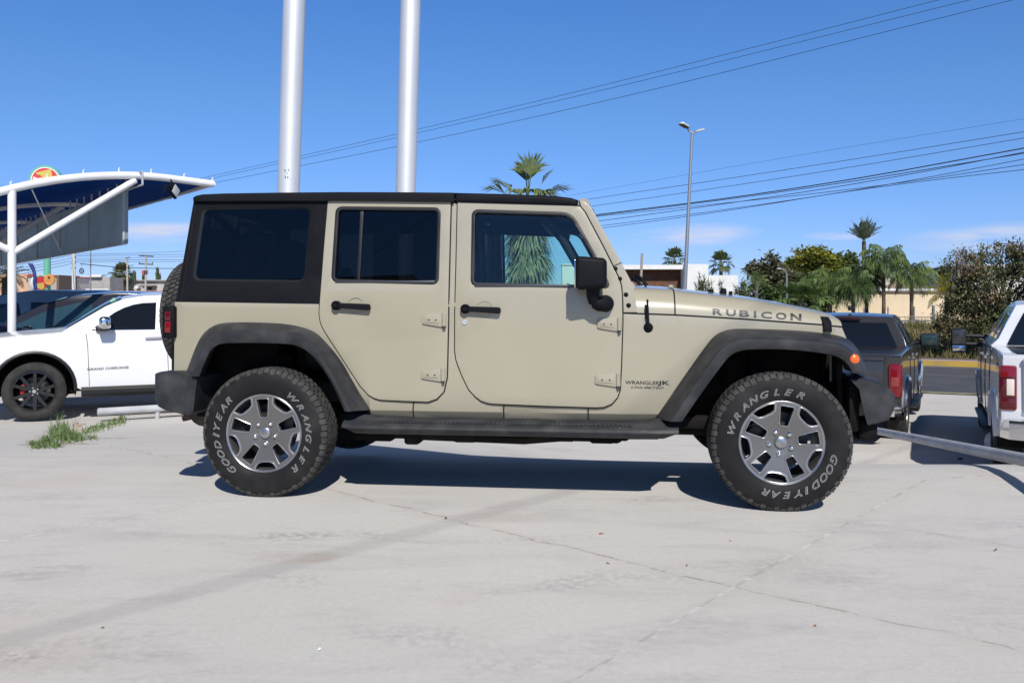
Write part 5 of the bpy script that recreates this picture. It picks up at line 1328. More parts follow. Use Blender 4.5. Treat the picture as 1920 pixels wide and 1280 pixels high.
def rim_meshes(parent, base=93):
    hub_y = -.088
    m = MB(); m.lathe([(.2315, -.104), (.2315, -.094), (.218, -.085), (.206, -.06), (.200, .0), (.20, .09), (.226, .10), (.232, .11)], 72, 'Y'); bar = m.build('rim_barrel', mat('rim_barrel_grey', (.13, .13, .13), .4, .7), parent)
    m = MB(); m.lathe([(.2325, -.100), (.2330, -.108), (.2285, -.1105), (.224, -.107), (.2235, -.098)], 72, 'Y'); m.build('rim_flange', alb, parent)
    m = MB(); m.lathe([(0, -.01), (.16, -.01), (.16, .015), (0, .02)], 40, 'Y'); m.box((.11, .0, .05), (.09, .06, .14), .02); m.build('brake_disc', mat('brake_steel', (.07, .068, .065), .5, .7), parent)
    holes = []; wins = []; edges = []
    def pol(r, a): return (r*math.cos(R(a)), r*math.sin(R(a)))
    for k in range(5):
        A = base+72*k; c, s_ = math.cos(R(A)), math.sin(R(A))
        def loc(r, t): return (r*c-t*s_, r*s_+t*c)
        w = rpoly([loc(.093, -.021), loc(.093, .021), loc(.200, .036), loc(.200, -.036)], .009, 3); wins.append(w); holes.append(w)
        B = A+36
        e = rpoly([pol(.218, B-17), pol(.219, B-8), pol(.219, B+8), pol(.218, B+17), pol(.184, B+14.5), pol(.172, B+8), pol(.172, B-8), pol(.184, B-14.5)], .005, 2); edges.append(e); holes.append(e)
    m = MB(); mm = MB(); panel(mm, circ(.2245, 72), lambda x, z: .103-.030*max(0, 1-(math.hypot(x, z)/.19))**1.2, -1, .022, holes=holes, bev=.0035, gx=.03, gz=.03); m.add(mm.v, mm.f)
    m.build('spoke_face', alu, parent, ang=35)
    m = MB()
    def edge(poly, r_, off=0.0):
        m.tube([(x, -(.103-.030*max(0, 1-(math.hypot(x, z)/.19))**1.2)-.001-off, z) for x, z in poly], r_, 8, closed=True)
    for w in wins: edge(inset(w, -.0035), .0036)
    for e in edges: edge(inset(e, -.003), .0034)
    dish = lambda x, z: .103-.030*max(0, 1-(math.hypot(x, z)/.19))**1.2
    for e in edges: panel(m, inset(e, -.0115), dish, -1, .006, holes=[inset(e, -.002)], bev=.0015, off=.0018, gx=.03, gz=.03)
    panel(m, circ(.2290, 72), dish, -1, .006, holes=[circ(.2185, 72)], bev=.0012, off=.0022)
    m.build('spoke_edge', alb, parent)
    m = MB(); m.lathe([(0, -.098), (.022, -.097), (.031, -.092), (.034, -.084), (.034, -.07)], 32, 'Y'); cp = m.build('centre_cap', alb, parent)
    vs, fs = text_mesh('Jeep', align='CENTER'); m = MB(); m.add([(x*.020, -.0985, y*.020-.006) for x, y, z in vs], fs); m.build('cap_lettering', alu, cp, recalc=False, flat=True)
    for k in range(5):
        A = base+36+72*k; m = MB(); m.lathe([(0, -.104), (.006, -.102), (.0125, -.096), (.0145, -.082), (.0145, -.06)], 12, 'Y'); m.v = [(x+.0635*math.cos(R(A)), y, z+.0635*math.sin(R(A))) for x, y, z in m.v]; m.build('lug_nut', chrome, parent)
        m = MB(); m.lathe([(.011, -.074), (.016, -.0735), (.0165, -.06)], 16, 'Y')
m = MB(); m.lathe([(0, -.06), (.05, -.06), (.07, -.03), (.07, .09), (0, .09)], 24, 'Y'); wh = m.build('wheel', und, suv)
tyre_meshes(wh); rim_meshes(wh)
WY = OUT-.131
wh.location = (0, -WY, HUBZ)
def wcopy(x, y, z, rot):
    c = wh.copy(); col.objects.link(c); c.location = (x, y, z); c.rotation_euler = rot
    for k in kids(wh):
        d = k.copy(); col.objects.link(d); d.parent = c
        for q in kids(k):
            e = q.copy(); col.objects.link(e); e.parent = d
    return c
w2 = wcopy(WBASE, -WY, HUBZ, (0, R(-114.5), 0))
for k in kids(w2):
    if not k.name.startswith('tyre'): k.rotation_euler.y = R(-17.5)
wcopy(0, WY, HUBZ, (0, 0, R(180))); wcopy(WBASE, WY, HUBZ, (0, 0, R(180)))
sx_, sz_ = J.U(322, 593, -.55)
xsp = J.U(293.5, 593, -.38)[0]+.125; sw = wcopy(xsp, .0, sz_, (0, 0, R(-90))); sw.name = 'spare_wheel'
# ================================================================== canopy at left
cw_m = mat('white_painted_tube', (.76, .755, .745), .4, noise=(4, (.71, .70, .69), .4, .7)); blu = mat('blue_shade_fabric', (.012, .085, .30), .8, noise=(3, (.010, .07, .25), .4, .7)); cloth(blu, .42)
px0, Y0 = 22.5, 19.5*KY
pb = gbase(px0, Y0)
t = thing('shade_canopy', 'curved white tube canopy with blue fabric roof and grey hanging panel', 'canopy', pb); o = Vector(pb)
AD = Vector((.76, .65, 0)).normalized(); RD = Vector((-.65, .76, 0)).normalized()
def onarch(px, py, back=0.0):
    """point on the plane of an arch (through the post foot, along AD)"""
    a = (px-960)/F; p0 = Vector((pb.x, pb.y, 0))+RD*back
    s = (a*p0.y-p0.x)/(AD.x-a*AD.y); q = p0+AD*s; return Vector((q.x, q.y, CH+(HY-py)/F*q.y))
arch = [(-150, 402), (-60, 374), (0, 359.5), (50, 347), (100, 338), (150, 332), (200, 329), (250, 328.5), (300, 332), (350, 338.5), (400, 345)]
A1 = [onarch(a, b)-o for a, b in arch]
def arch_at(back, drop=0.0): return [p+RD*back-Vector((0, 0, drop)) for p in A1]
bars = []
for bk in (0, 5.2, 10.4, 15.6):
    P = smooth_path(arch_at(bk), 2); m = MB(); m.tube(P, .062, 14); m.build('arch_beam', cw_m, t)
    b0 = Vector((0, 0, 0))+RD*bk; gz = G(o.x+b0.x, o.y+b0.y)-o.z
    i = min(range(len(P)), key=lambda k: (P[k]-b0).to_2d().length); topz = P[i]
    m = MB(); m.tube([(b0.x, b0.y, gz), (b0.x, b0.y, topz.z-.02)], .060, 18); m.build('post', cw_m, t)
    e = onarch(254, 338)-o+RD*bk; s0 = Vector((b0.x, b0.y, onarch(30, 475).z-o.z)); m = MB(); m.tube([s0, e], .052, 14); m.build('brace', cw_m, t)
    e2 = onarch(-190, 372)-o+RD*bk; m = MB(); m.tube([s0+Vector((0, 0, .03)), e2], .052, 14); m.build('brace', cw_m, t)
    for px, py in ((20, 352), (88, 338), (156, 330), (223, 326), (283, 328), (345, 336), (398, 344)):
        q = onarch(px, py)-o+RD*bk
        if bk == 0:
            m = MB(); m.tube([q+Vector((0, 0, .02)), q+Vector((0, 0, .085)), q+Vector((.02, 0, .10))], .012, 6); m.build('clamp', cw_m, t)
# fabric over the arches
m = MB(); rows = []
for bk in [.015]+[.9+i*1.0 for i in range(16)]:
    sag = .05*math.sin(((bk % 5.2)/5.2)*math.pi); rows.append([p+Vector((0, 0, .045-sag)) for p in smooth_path(arch_at(bk), 1)])
m.grid(rows); rows2 = [[p-Vector((0, 0, .012)) for p in r] for r in rows]; m.grid(rows2); m.build('fabric', blu, t, recalc=False)
for tipx in (-1,):
    tip = A1[tipx]; m = MB(); m.tube([tip, tip+RD*16], .045, 12); m.build('eave_tube', cw_m, t)
mid = onarch(60, 350)-o; m = MB(); m.tube([mid-Vector((0, 0, .05)), onarch(187, 462)-o+RD*2.6], .010, 6); m.build('stay_cable', cw_m, t)
# hanging panel with a lattice girder on its top edge
gp = cloth(mat('grey_panel_back', (.52, .62, .66), .7, noise=(2, (.45, .545, .59), .4, .7)), .62); fr_m = mat('dull_white_frame', (.40, .41, .42), .6)
Yp = 22.2*KY; na = at(237, 357, Yp)-o; nb = at(237, 455, Yp)-o; Vd = Vector((-.65, .76, 0)).normalized(); Lp = 17.0
def pz(u, v): q = nb.lerp(na, v); return q+Vd*u
m = MB(); th = Vector((Vd.y, -Vd.x, 0))*.03
c = [pz(0, 0), pz(Lp, 0), pz(Lp, 1), pz(0, 1)]; m.add([p-th for p in c]+[p+th for p in c], [(0, 1, 2, 3), (4, 5, 6, 7), (0, 1, 5, 4), (1, 2, 6, 5), (2, 3, 7, 6), (3, 0, 4, 7)]); pn = m.build('hanging_panel', gp, t)
m = MB()
for u in [0, 2.35, 4.7, 7.0, 9.4, 11.8, 14.2, 16.9]: m.tube([pz(u, 0)-th*1.4, pz(u, 1)-th*1.4], .022, 6)
m.tube([pz(0, 0), pz(Lp, 0)], .03, 6); m.tube([pz(0, 1), pz(Lp, 1)], .022, 6); hz_ = Vector((0, 0, .22)); m.tube([pz(0, 1)+hz_, pz(Lp, 1)+hz_], .022, 6)
for i in range(30):
    u = i*.57; m.tube([pz(u, 1), pz(u, 1)+hz_], .016, 5)
m.tube([pz(0, 1)+hz_, pz(-.9, 1)+hz_], .018, 6); m.tube([pz(0, 1), pz(-.9, 1)], .018, 6); m.tube([pz(-.9, 1), pz(-.9, 1)+hz_], .018, 6)
m.build('panel_frame', fr_m, t)
# floodlight on the eave tube
ep = at(327, 356, 21.5*KY); t = thing('floodlight', 'small black floodlight hanging under the canopy edge', 'floodlight', ep, R(78))
m = MB(); m.box((0, 0, -.02), (.20, .05, .20), .012, Matrix.Rotation(R(35), 4, 'Y')); m.build('housing', blk, t)
m = MB(); m.box((.0, -.03, -.02), (.16, .01, .16), .004, Matrix.Rotation(R(35), 4, 'Y')); m.build('glass', mat('floodlight_glass', (.5, .5, .48), .2), t)
m = MB(); m.tube([(-.03, 0, .08), (-.10, 0, .16)], .012, 6); m.box((-.16, 0, .03), (.16, .06, .05), .01); m.build('bracket', blk, t)
m = MB(); m.tube(smooth_path([(-.22, 0, .05), (-.30, 0, -.06), (-.20, 0, -.16), (-.10, 0, -.17), (-.02, 0, -.10)], 3), .006, 5); m.build('cord', blk, t)

# ================================================================== left street
def bld(name, lab, cat, px, Y): g = gbase(px, Y*KY); return thing(name, lab, cat, g)
def part_box(t, nm, material, boxes):
    global o
    o = t.location; m = MB()
    for (x0, x1, y0, y1, Y, d, *zb) in boxes: boxpx(m, x0, x1, y0, y1, Y*KY, d if d < 3 else d*.22, 0, zb[0] if zb else None)
    m.v = [(x-o.x, y-o.y, z-o.z) for x, y, z in m.v]; return m.build(nm, material, t)
pch = mat('peach_render', (.58, .38, .24), .9, noise=(1.2, (.52, .34, .22), .4, .6)); bge = mat('beige_render', (.42, .36, .30), .9, noise=(1, (.36, .31, .26), .4, .6)); rdt = mat('red_trim', (.42, .06, .06), .7)
gry = mat('grey_block', (.40, .37, .34), .95, noise=(4, (.33, .305, .28), .42, .6, 8)); lgr = mat('light_grey_render', (.48, .44, .40), .9, noise=(2, (.40, .37, .33), .4, .65, 8)); brk = mat('brick_coping', (.38, .15, .09), .9)
zg = -.42
t = bld('shop_building', 'peach and beige shop with a red roof line behind the green sign pole', 'building', 75, 75)
part_box(t, 'peach_front', pch, [(-60, 52, 513, 560, 75, 10, zg)]); part_box(t, 'wall', bge, [(52.3, 106, 517, 560, 74.6, 10, zg)]); part_box(t, 'roof_line', rdt, [(44, 111, 515.5, 517.2, 74.4, 10.4)]); part_box(t, 'dark_pilaster', capm, [(106.3, 110.5, 516, 560, 74.2, 2, zg)])
part_box(t, 'side_wall', mat('pale_rose_render', (.52, .45, .40), .9), [(111, 140, 520, 560, 78, 8, zg)]); part_box(t, 'red_edge', rdt, [(110.5, 140, 518.2, 520, 77.8, 8)])
t = bld('block_building', 'unpainted grey block building left of the far fan palm', 'building', 175, 88)
part_box(t, 'wall', gry, [(141, 206, 519.5, 560, 88, 9, zg)]); part_box(t, 'parapet', wh_w, [(148, 189, 517.4, 519.3, 87.6, .4)]); part_box(t, 'roof_sheet', wh_w, [(171, 190, 514.6, 517.3, 90, 3)])
t = bld('low_white_wall', 'low white wall below the grey block building', 'wall', 175, 80); part_box(t, 'wall_panel', wh_w, [(141, 203, 541.5, 560, 80, .3, zg)]); part_box(t, 'step', brk, [(143, 158, 539.8, 541.3, 80, .3)])
t = bld('grey_house', 'long pale grey flat roofed house with awning and air conditioners', 'house', 255, 96)
part_box(t, 'wall', lgr, [(206.5, 330, 526.5, 560, 96, 9, zg)]); part_box(t, 'roof_edge', gry, [(216, 330, 524.3, 526.3, 95.6, 9.5)]); op = part_box(t, 'opening', gap, [(207, 217, 528, 532.5, 95.9, .3)])
part_box(t, 'awning', capm, [(262, 285, 534.8, 537.2, 94.6, 1.3)]); part_box(t, 'awning', capm, [(207, 226, 538.4, 539.6, 95.2, .7)])
part_box(t, 'air_conditioner', wh_w, [(252, 259, 535.8, 540.4, 95.2, .5)]); part_box(t, 'air_conditioner', wh_w, [(266.5, 271, 537, 540.4, 95.2, .5)]); part_box(t, 'window', mat('dark_window', (.03, .035, .04), .1), [(276, 284, 538, 543, 95.9, .2)])
t = bld('brick_topped_wall', 'white wall with a red brick coping in front of the grey house', 'wall', 260, 84); part_box(t, 'wall_panel', wh_w, [(199, 330, 548.4, 560, 84, .3, zg)]); part_box(t, 'coping', brk, [(199, 330, 545.2, 548.2, 83.9, .5)])
# poles
cpole = mat('pale_concrete_pole', (.60, .59, .56), .8)
t, tp_ = pole_thing('utility_pole', 'thick pale concrete utility pole with cable brackets behind the hanging panel', 'utility pole', 138.5, 550, 137.5, 470, 58, .085, .075, cpole, 'utility poles at left')
m = MB()
for dz in (0, .12, .24): m.tube([tp_+Vector((-.09, 0, -.3-dz*2)), tp_+Vector((.11, 0, -.3-dz*2))], .03, 6)
m.build('bracket', gap, t)
t, tp_ = pole_thing('utility_pole', 'thin pale steel pole between the block building and concrete pole', 'utility pole', 170, 550, 170, 440, 60, .035, .022, gal, 'utility poles at left')
woodp = mat('weathered_wood_pole', (.40, .35, .30), .9)
t, tp_ = pole_thing('utility_pole', 'wooden utility pole with a short top arm in front of the far fan palm', 'utility pole', 239, 552, 238.5, 484, 74, .055, .05, woodp, 'utility poles at left')
m = MB(); m.tube([tp_+Vector((-.12, 0, 0)), tp_+Vector((.14, 0, .05))], .025, 6); m.tube([tp_+Vector((0, 0, -.45)), tp_+Vector((.36, 0, -.40))], .015, 6); m.build('cross_arm', bark_d, t)
t, tp_ = pole_thing('utility_pole', 'wooden utility pole with two wide cross arms and a red box', 'utility pole', 272.5, 556, 274, 480, 70, .055, .05, woodp, 'utility poles at left')
m = MB(); m.tube([tp_+Vector((-.38, 0, .02)), tp_+Vector((.40, 0, -.02))], .03, 6); m.build('cross_arm', bark_d, t)
m = MB(); m.tube([tp_+Vector((-.40, 0, -.42)), tp_+Vector((.38, 0, -.46))], .03, 6)
for dx in (-.36, .34): m.tube([tp_+Vector((dx, 0, -.44)), tp_+Vector((dx, 0, -.30))], .02, 6)
m.build('cross_arm', bark_d, t)
m = MB(); m.box(tp_+Vector((-.13, -.05, -.90)), (.13, .12, .24), .02); m.build('red_box', rdt, t); m = MB()
for dz in (-.85, -.96): m.tube([tp_+Vector((-.06, -.05, dz)), tp_+Vector((.12, -.05, dz+.02))], .035, 8)
m.build('switch', gap, t)
g3 = 'street wires at left'
for i, (ya, yb, r) in enumerate(((477, 468, .012), (480, 474, .012), (484.5, 478, .010), (488, 484, .014), (491, 488, .010))):
    cable('street wire at left, %s of the five level ones' % ['topmost', 'second from the top', 'middle', 'fourth from the top', 'lowest'][i], [(140, ya, 58), (262, ya-2+i*.4, 66), (345, yb+3, 72)], r, g3)
cable('thick sagging street cable at left, with the cable coil near its end', [(150, 494, 58), (165, 496, 59), (220, 501, 64), (270, 503, 68), (345, 503.5, 74)], .024, g3)
for i, (ya, yb) in enumerate(((512, 489), (508, 484), (500, 478), (520, 494))):
    cable('wire running left from the concrete pole towards the canopy, %s' % ['third down', 'second down', 'first down', 'fourth down'][i], [(-40, ya+9, 44), (60, (ya+yb)/2+3, 50), (137, yb, 58)], .012, g3)
c = at(153, 508, 58*KY); t = thing('cable_coil', 'round coil of spare black cable hanging from the street wires', 'cable coil', c); m = MB(); m.tube([(.09*math.cos(a), 0, .115*math.sin(a)) for a in [i/20*6.283 for i in range(20)]], .022, 8, closed=True); m.build('ring', wire, t); m = MB(); m.tube([(-.08, 0, -.05), (.08, 0, .05)], .014, 6); m.tube([(-.04, 0, .1), (.04, 0, -.1)], .014, 6); m.tube([(.0, 0, .11), (.03, 0, .32)], .007, 5); m.build('cross_bars', wire, t)
# green sign pole with its signs
Y = 50.0*KY; b = gbase(88.5, Y); t = thing('sign_pole', 'tall mint green sign pole behind the canopy', 'pole', b); m = MB(); m.tube([(0, 0, 0), (0, 0, zat(330, Y+.2)-b.z)], .125, 24); grn = mat('mint_green_paint', (.13, .42, .29), .5); m.build('shaft', grn, t)
def disc_sign(name, lab, px, py, rpx, Y, yaw, rings, depth=.12, sqx=1.0):
    c = at(px, py, Y); t = thing(name, lab, 'sign', c, yaw); r = rpx*Y/F; k = 0
    for rr, mm_, nm in rings:
        m = MB(); m.lathe([(0, -.004*k), (r*rr, -.004*k), (r*rr, depth), (0, depth)] if k == 0 else [(0, -.006*k), (r*rr, -.006*k), (r*rr, 0)], 48, 'Y'); m.v = [(x*sqx, y, z) for x, y, z in m.v]; m.build(nm, mm_, t); k += 1
    return t, r
red = mat('red_sign_paint', (.62, .05, .055), .5); yel = mat('yellow_sign_paint', (.60, .46, .09), .5); orn = mat('orange_sign_paint', (.58, .27, .075), .6); wsg = mat('white_sign_paint', (.72, .70, .66), .6); brs = mat('dark_brown_print', (.16, .055, .02), .6)
sg, r = disc_sign('round_sign', 'round red sign with a yellow figure one and green rim above the canopy', 85, 338, 28, Y-.25, R(14), [(1.0, grn, 'rim'), (.88, wsg, 'white_ring'), (.81, red, 'red_disc')], .28)
def flat(t, nm, pts, y, material):
    m = MB(); m.add([(x, y, z) for x, z in pts], [tuple(range(len(pts)))]); return m.build(nm, material, t, recalc=False, flat=True)
flat(sg, 'figure', [(x*r, z*r) for x, z in ((-.54, .48), (.34, .76), (.55, -.35), (.70, -.38), (.68, -.6), (-.25, -.6), (-.25, -.40), (-.10, -.36), (-.18, .14), (-.22, .26), (-.32, .34), (-.52, .36))], -.022, yel)
flat(sg, 'white_band', [(x*r, z*r) for x, z in ((-.72, .22), (-.42, .10), (-.24, .18), (-.20, -.1), (-.20, -.42), (-.66, -.38), (-.76, -.1))], -.019, wsg)
s2, r2 = disc_sign('oval_sign', 'oval red and yellow sign turned sideways left of the green pole', 76.5, 531, 17, Y-.3, R(58), [(1.0, wsg, 'rim'), (.88, grn, 'green_ring'), (.76, red, 'red_disc')], .10)
flat(s2, 'figure', [(x*r2, z*r2) for x, z in ((-.45, -.05), (.30, .1), (.34, -.6), (-.05, -.68), (-.42, -.5))], -.024, yel)
s3, r3 = disc_sign('round_sign', 'round orange pizza sign with a dark emblem on the green pole', 92, 524, 10.2, Y-.35, R(-5), [(1.0, orn, 'disc')], .07)
m = MB(); m.tube([(r3*.26*math.cos(a)*(1-.06*i), -.012, r3*.34+r3*.22*math.sin(a)*(1-.05*i)) for i, a in enumerate([k*.62 for k in range(12)])], .016, 6); m.build('emblem', brs, s3); m = MB(); m.box((0, -.006, r3*.34), (r3*.2, .008, r3*.16), .002); m.build('emblem_core', brs, s3)
vs, fs = text_mesh('Little Caesars', align='CENTER'); m = MB(); m.add([(x*r3*.215, -.010, y*r3*.19-r3*.20) for x, y, z in vs], fs); m.build('sign_lettering', brs, s3, recalc=False, flat=True)
# feather flag
Y = 46.0*KY; b = gbase(66, Y); t = thing('feather_flag', 'curved dark blue feather flag with pale swirls left of the green pole', 'flag', b); m = MB(); top = zat(486, Y)-b.z
Lp_ = []; Rp = []
for i in range(20):
    u = i/19; py = 494+62*u; xl_ = interp(py, [494, 502, 512, 522, 556], [52, 56, 61, 63, 62]); xr2 = interp(py, [494, 502, 512, 522, 556], [60, 64, 66.5, 68, 69]); zz = zat(py, Y)-b.z
    Lp_.append((at(xl_, 0, Y).x-b.x, .03*math.sin(u*9), zz)); Rp.append((at(xr2, 0, Y).x-b.x, .0, zz))
m.grid([Lp_, [tuple((Vector(p)+Vector(q))/2+Vector((0, -.03, 0))) for p, q in zip(Lp_, Rp)], Rp]); m.build('flag_cloth', mat('flag_blue', (.018, .03, .22), .6, noise=(4.5, (.30, .36, .62), .60, .64, 1)), t, recalc=False)
m = MB(); m.tube([Vector((Rp[-1][0], 0, 0))]+[Vector(p)+Vector((.012, 0, 0)) for p in reversed(Rp)], .014, 6); m.build('flag_pole', wire, t)

# ================================================================== other cars
blkp = mat('black_trim', (.012, .012, .013), .45); dglass = mat('dark_tinted_glass', (.008, .010, .014), .04, spec=.8); blkrim = mat('gloss_black_alloy', (.012, .012, .013), .22, coat=.5)
def car_wheel(parent, x, y, z, Rt, Rr, w, side, rim_m, spokes=10, caliper=False, steer=0):
    m = MB(); m.lathe([(0, w*.1), (Rr*.7, w*.1), (Rr*.7, w*.5), (0, w*.5)], 24, 'Y'); h = m.build('wheel', stl, parent)
    h.location = (x, y, z); h.rotation_euler = (0, 0, (R(180) if side > 0 else 0)+steer)
    m = MB(); pr = [(Rr, -w*.42), (Rr+.02, -w*.5), ((Rr+Rt)/2, -w*.53), (Rt-.03, -w*.48), (Rt-.005, -w*.40), (Rt, 0)]; m.lathe(pr+[(r, -q) for r, q in reversed(pr[:-1])], 56, 'Y'); m.build('tyre', mat('worn_tyre', (.045, .043, .040), .85, spec=.2, noise=(9, (.03, .029, .028), .4, .6)), h, ang=40)
    m = MB(); m.lathe([(Rr+.002, -w*.46), (Rr-.012, -w*.47), (Rr-.02, -w*.40), (Rr-.03, w*.3), (Rr, w*.4)], 48, 'Y')
    for i in range(spokes):
        a = (i//2)*(4*math.pi/spokes)+(.17 if i % 2 else -.17); c, s = math.cos(a), math.sin(a); u = Vector((c, 0, s)); v = Vector((-s, 0, c)); a2 = (i//2)*(4*math.pi/spokes)+(.28 if i % 2 else -.28); ue = Vector((math.cos(a2), 0, math.sin(a2)))
        p0 = u*Rr*.2; p1 = ue*(Rr-.012); pts = []
        for p, hw, d in ((p0, .022, -.40), (p1, .018, -.44)):
            for q in (-1, 1): pts.append(p+v*hw*q+Vector((0, w*d, 0)))
            for q in (-1, 1): pts.append(p+v*hw*q*1.25+Vector((0, w*d+.03, 0)))
        m.add(pts, [(0, 1, 5, 4), (0, 4, 6, 2), (1, 3, 7, 5), (2, 6, 7, 3)])
    m.lathe([(0, -w*.43), (Rr*.24, -w*.42), (Rr*.27, -w*.3), (Rr*.27, 0)], 24, 'Y'); rm = m.build('rim', rim_m, h, ang=30)
    m = MB(); m.lathe([(0, -w*.45), (Rr*.09, -w*.445), (Rr*.10, -w*.42)], 16, 'Y'); m.build('centre_cap', chrome, h)
    for i in range(5):
        m = MB(); a = i*1.2566+.6; m.lathe([(0, -w*.46), (.009, -w*.455), (.011, -w*.41)], 8, 'Y', (Rr*.19*math.cos(a), 0, Rr*.19*math.sin(a))); m.build('lug_nut', chrome, h)
    if caliper: m = MB(); m.box((-Rr*.52, -w*.12, -.0), (.07, .05, .17), .02); m.build('brake_caliper', mat('red_caliper', (.35, .02, .02), .4), h)
    return h
def arcpts(cx, cz, r, a0, a1, n=12): return [(cx+r*math.cos(R(a0+(a1-a0)*i/n)), cz+r*math.sin(R(a0+(a1-a0)*i/n))) for i in range(n+1)]
def liner(parent, cx, cz, r, y0, y1, s):
    m = MB(); P = arcpts(cx, cz, r, 195, -15, 18); m.grid([[(x, s*y1, z) for x, z in P], [(x, s*y0, z) for x, z in P]]); m.add([(x, s*y0, z) for x, z in P], [tuple(range(len(P)))]); m.build('wheel_liner', und, parent, recalc=False)
def cross(xs_, zs_, hw, name, material, parent, off=.006, inset_=.06, crown=.03):
    """glass across the car following the greenhouse line (xs_, zs_)"""
    m = MB(); rows = []
    for x, z in zip(xs_, zs_):
        w = hw(x, z)-inset_; rows.append([(x+off*k_, w*q, z+off+crown*(1-q*q)) for q, k_ in ((-1, 1), (-.6, 1), (0, 1), (.6, 1), (1, 1))])
    m.grid(rows); return m.build(name, material, parent, recalc=False)

# ---- white SUV
YW = R(180+25); near = Vector(((64-960)/F*16.5*KY, 16.5*KY)); lv = Vector((-math.sin(YW), math.cos(YW))); oo = near-lv*.94
fw_ = Fr(oo.x, oo.y, -.385, YW)
wsu = thing('family_car', 'white five-door car with black wheels and chrome mirror at the left', 'car', (oo.x, oo.y, -.385), YW)
wpm = mat('white_car_paint', (.74, .74, .75), .28, coat=.8)
def WS(x, z):
    w = .95-.02*((z-.75)/.4)**2
    if z > 1.12: w -= (z-1.12)*.36
    if x > .35: w -= (x-.35)**2*.45
    if x < -3.0: w -= (-3.0-x)**2*.16
    return w
low = [(.86, .36), (.93, .60), (.90, .86), (.80, .98), (.55, 1.045), (.2, 1.085), (-.2, 1.115), (-.5, 1.15), (-1.2, 1.135), (-2.4, 1.16), (-3.4, 1.20), (-3.78, 1.16), (-3.88, .95), (-3.9, .62), (-3.78, .42), (-3.42, .40)]+arcpts(-2.915, .40, .47, 0, 180)[::-1]+[(-2.40, .38), (-.54, .37)]+arcpts(0, .40, .485, 180, 0)+[(.50, .38)]
m = MB(); shell(m, low, WS, .05, 8, lambda x, z, t_: .05*(1-t_*t_) if (z > 1.0 and x > -.6) else 0, gx=.25, gz=.09); m.build('body', wpm, wsu, ang=35)
upp = [(-.28, 1.10), (-.40, 1.19), (-.83, 1.465), (-1.05, 1.565), (-1.30, 1.61), (-2.0, 1.645), (-2.8, 1.635), (-3.4, 1.56), (-3.72, 1.18), (-3.7, 1.12)]
m = MB(); shell(m, upp, WS, .06, 8, lambda x, z, t_: .045*(1-t_*t_) if z > 1.15 else 0, gx=.25, gz=.09, seg=4); m.build('cabin', wpm, wsu, ang=35)
wl_ = [fw_.S(a, b, WS, 1) for a, b in ((172, 619), (186, 607), (200, 596), (215, 585.5), (232, 577), (250, 571), (268, 568), (293, 567), (291, 617.5))]
rq = [(-1.60, 1.525), (-2.45, 1.54), (-2.52, 1.17), (-1.60, 1.14)]; qq = [(-2.56, 1.53), (-3.05, 1.50), (-3.42, 1.30), (-3.3, 1.2), (-2.6, 1.18)]
for s in (-1, 1):
    for P in (wl_, rq, qq): m = MB(); panel(m, P, WS, s, .012, bev=.003, off=.006, gx=.4, gz=.1); m.build('side_window', dglass, wsu)
    for x0, zt0 in ((-.615, 1.10), (-1.585, 1.13), (-2.55, 1.15)):
        m = MB(); m.tube([(x0+q, s*(WS(x0, z)+.0005), z) for q, z in ((.02, zt0), (.0, .95), (-.01, .7), (-.02, .42))], .004, 5); m.build('door_gap', gap, wsu)
    m = MB(); m.tube([(-.54, s*(WS(-1, .37)-.03), .34), (-2.40, s*(WS(-1, .37)-.03), .34)], .075, 10); m.build('black_sill', blkp, wsu)
    for cx, a0, a1 in ((0, 185, -5), (-2.915, 185, -5)):
        m = MB(); m.tube([(x, s*(WS(x, z)-.003), z) for x, z in arcpts(cx, .40, .474, a0, a1, 20)], .022, 8); m.build('arch_trim', blkp, wsu)
    liner(wsu, 0, .40, .474, .5, .925, s); liner(wsu, -2.915, .40, .462, .5, .925, s)
    for hx in (-1.42, -2.40): m = MB(); m.tube([(hx+.11, s*(WS(hx, 1.04)+.022), 1.035), (hx-.09, s*(WS(hx, 1.04)+.022), 1.04)], .016, 8); m.build('door_handle', chrome, wsu)
    m = MB(); bm = bmesh.new(); bmesh.ops.create_cube(bm, size=1)
    for v in bm.verts: v.co = Vector((v.co.x*.15, v.co.y*.22, v.co.z*.165))
    bmesh.ops.bevel(bm, geom=bm.edges[:], offset=.05, segments=4, profile=.5, affect='EDGES'); mx_, mz_ = fw_.U(197, 605, 1.06); m.addbm(bm, 0, Matrix.Translation((mx_, s*1.06, mz_))); mr = m.build('wing_mirror', chrome, wsu, ang=50)
    m = MB(); m.box((mx_+.02, s*1.0, mz_-.085), (.14, .26, .035), .012); m.box((mx_+.05, s*.93, mz_-.075), (.14, .12, .07), .02); m.build('mirror_base', blkp, mr)
cross([-.34, -.46, -.64, -.83, -1.02], [1.165, 1.235, 1.355, 1.472, 1.556], WS, 'windscreen', mat('dark_windscreen', (.010, .014, .020), .05, spec=.25), wsu, .014, .11, .045)
m = MB(); p0 = (-.93, 1.54); m.box((p0[0]+.02, .50, p0[1]+.005), (.07, .10, .05), 0, Matrix.Rotation(R(38), 4, 'Y')); m.build('windscreen_sticker', mat('green_white_sticker', (.25, .55, .40), .6), wsu)
for y in (-.6, .6): m = MB(); m.tube([(-1.9, y, 1.68), (-2.0, y, 1.70), (-2.9, y, 1.695), (-3.0, y, 1.67)], .018, 8); m.build('roof_rail', blkp, wsu)
for y in (-.66, .66): m = MB(); m.box((.845, y, .86), (.12, .36, .12), .03); m.build('headlight', mat('headlight_glass', (.5, .5, .52), .08, .4), wsu)
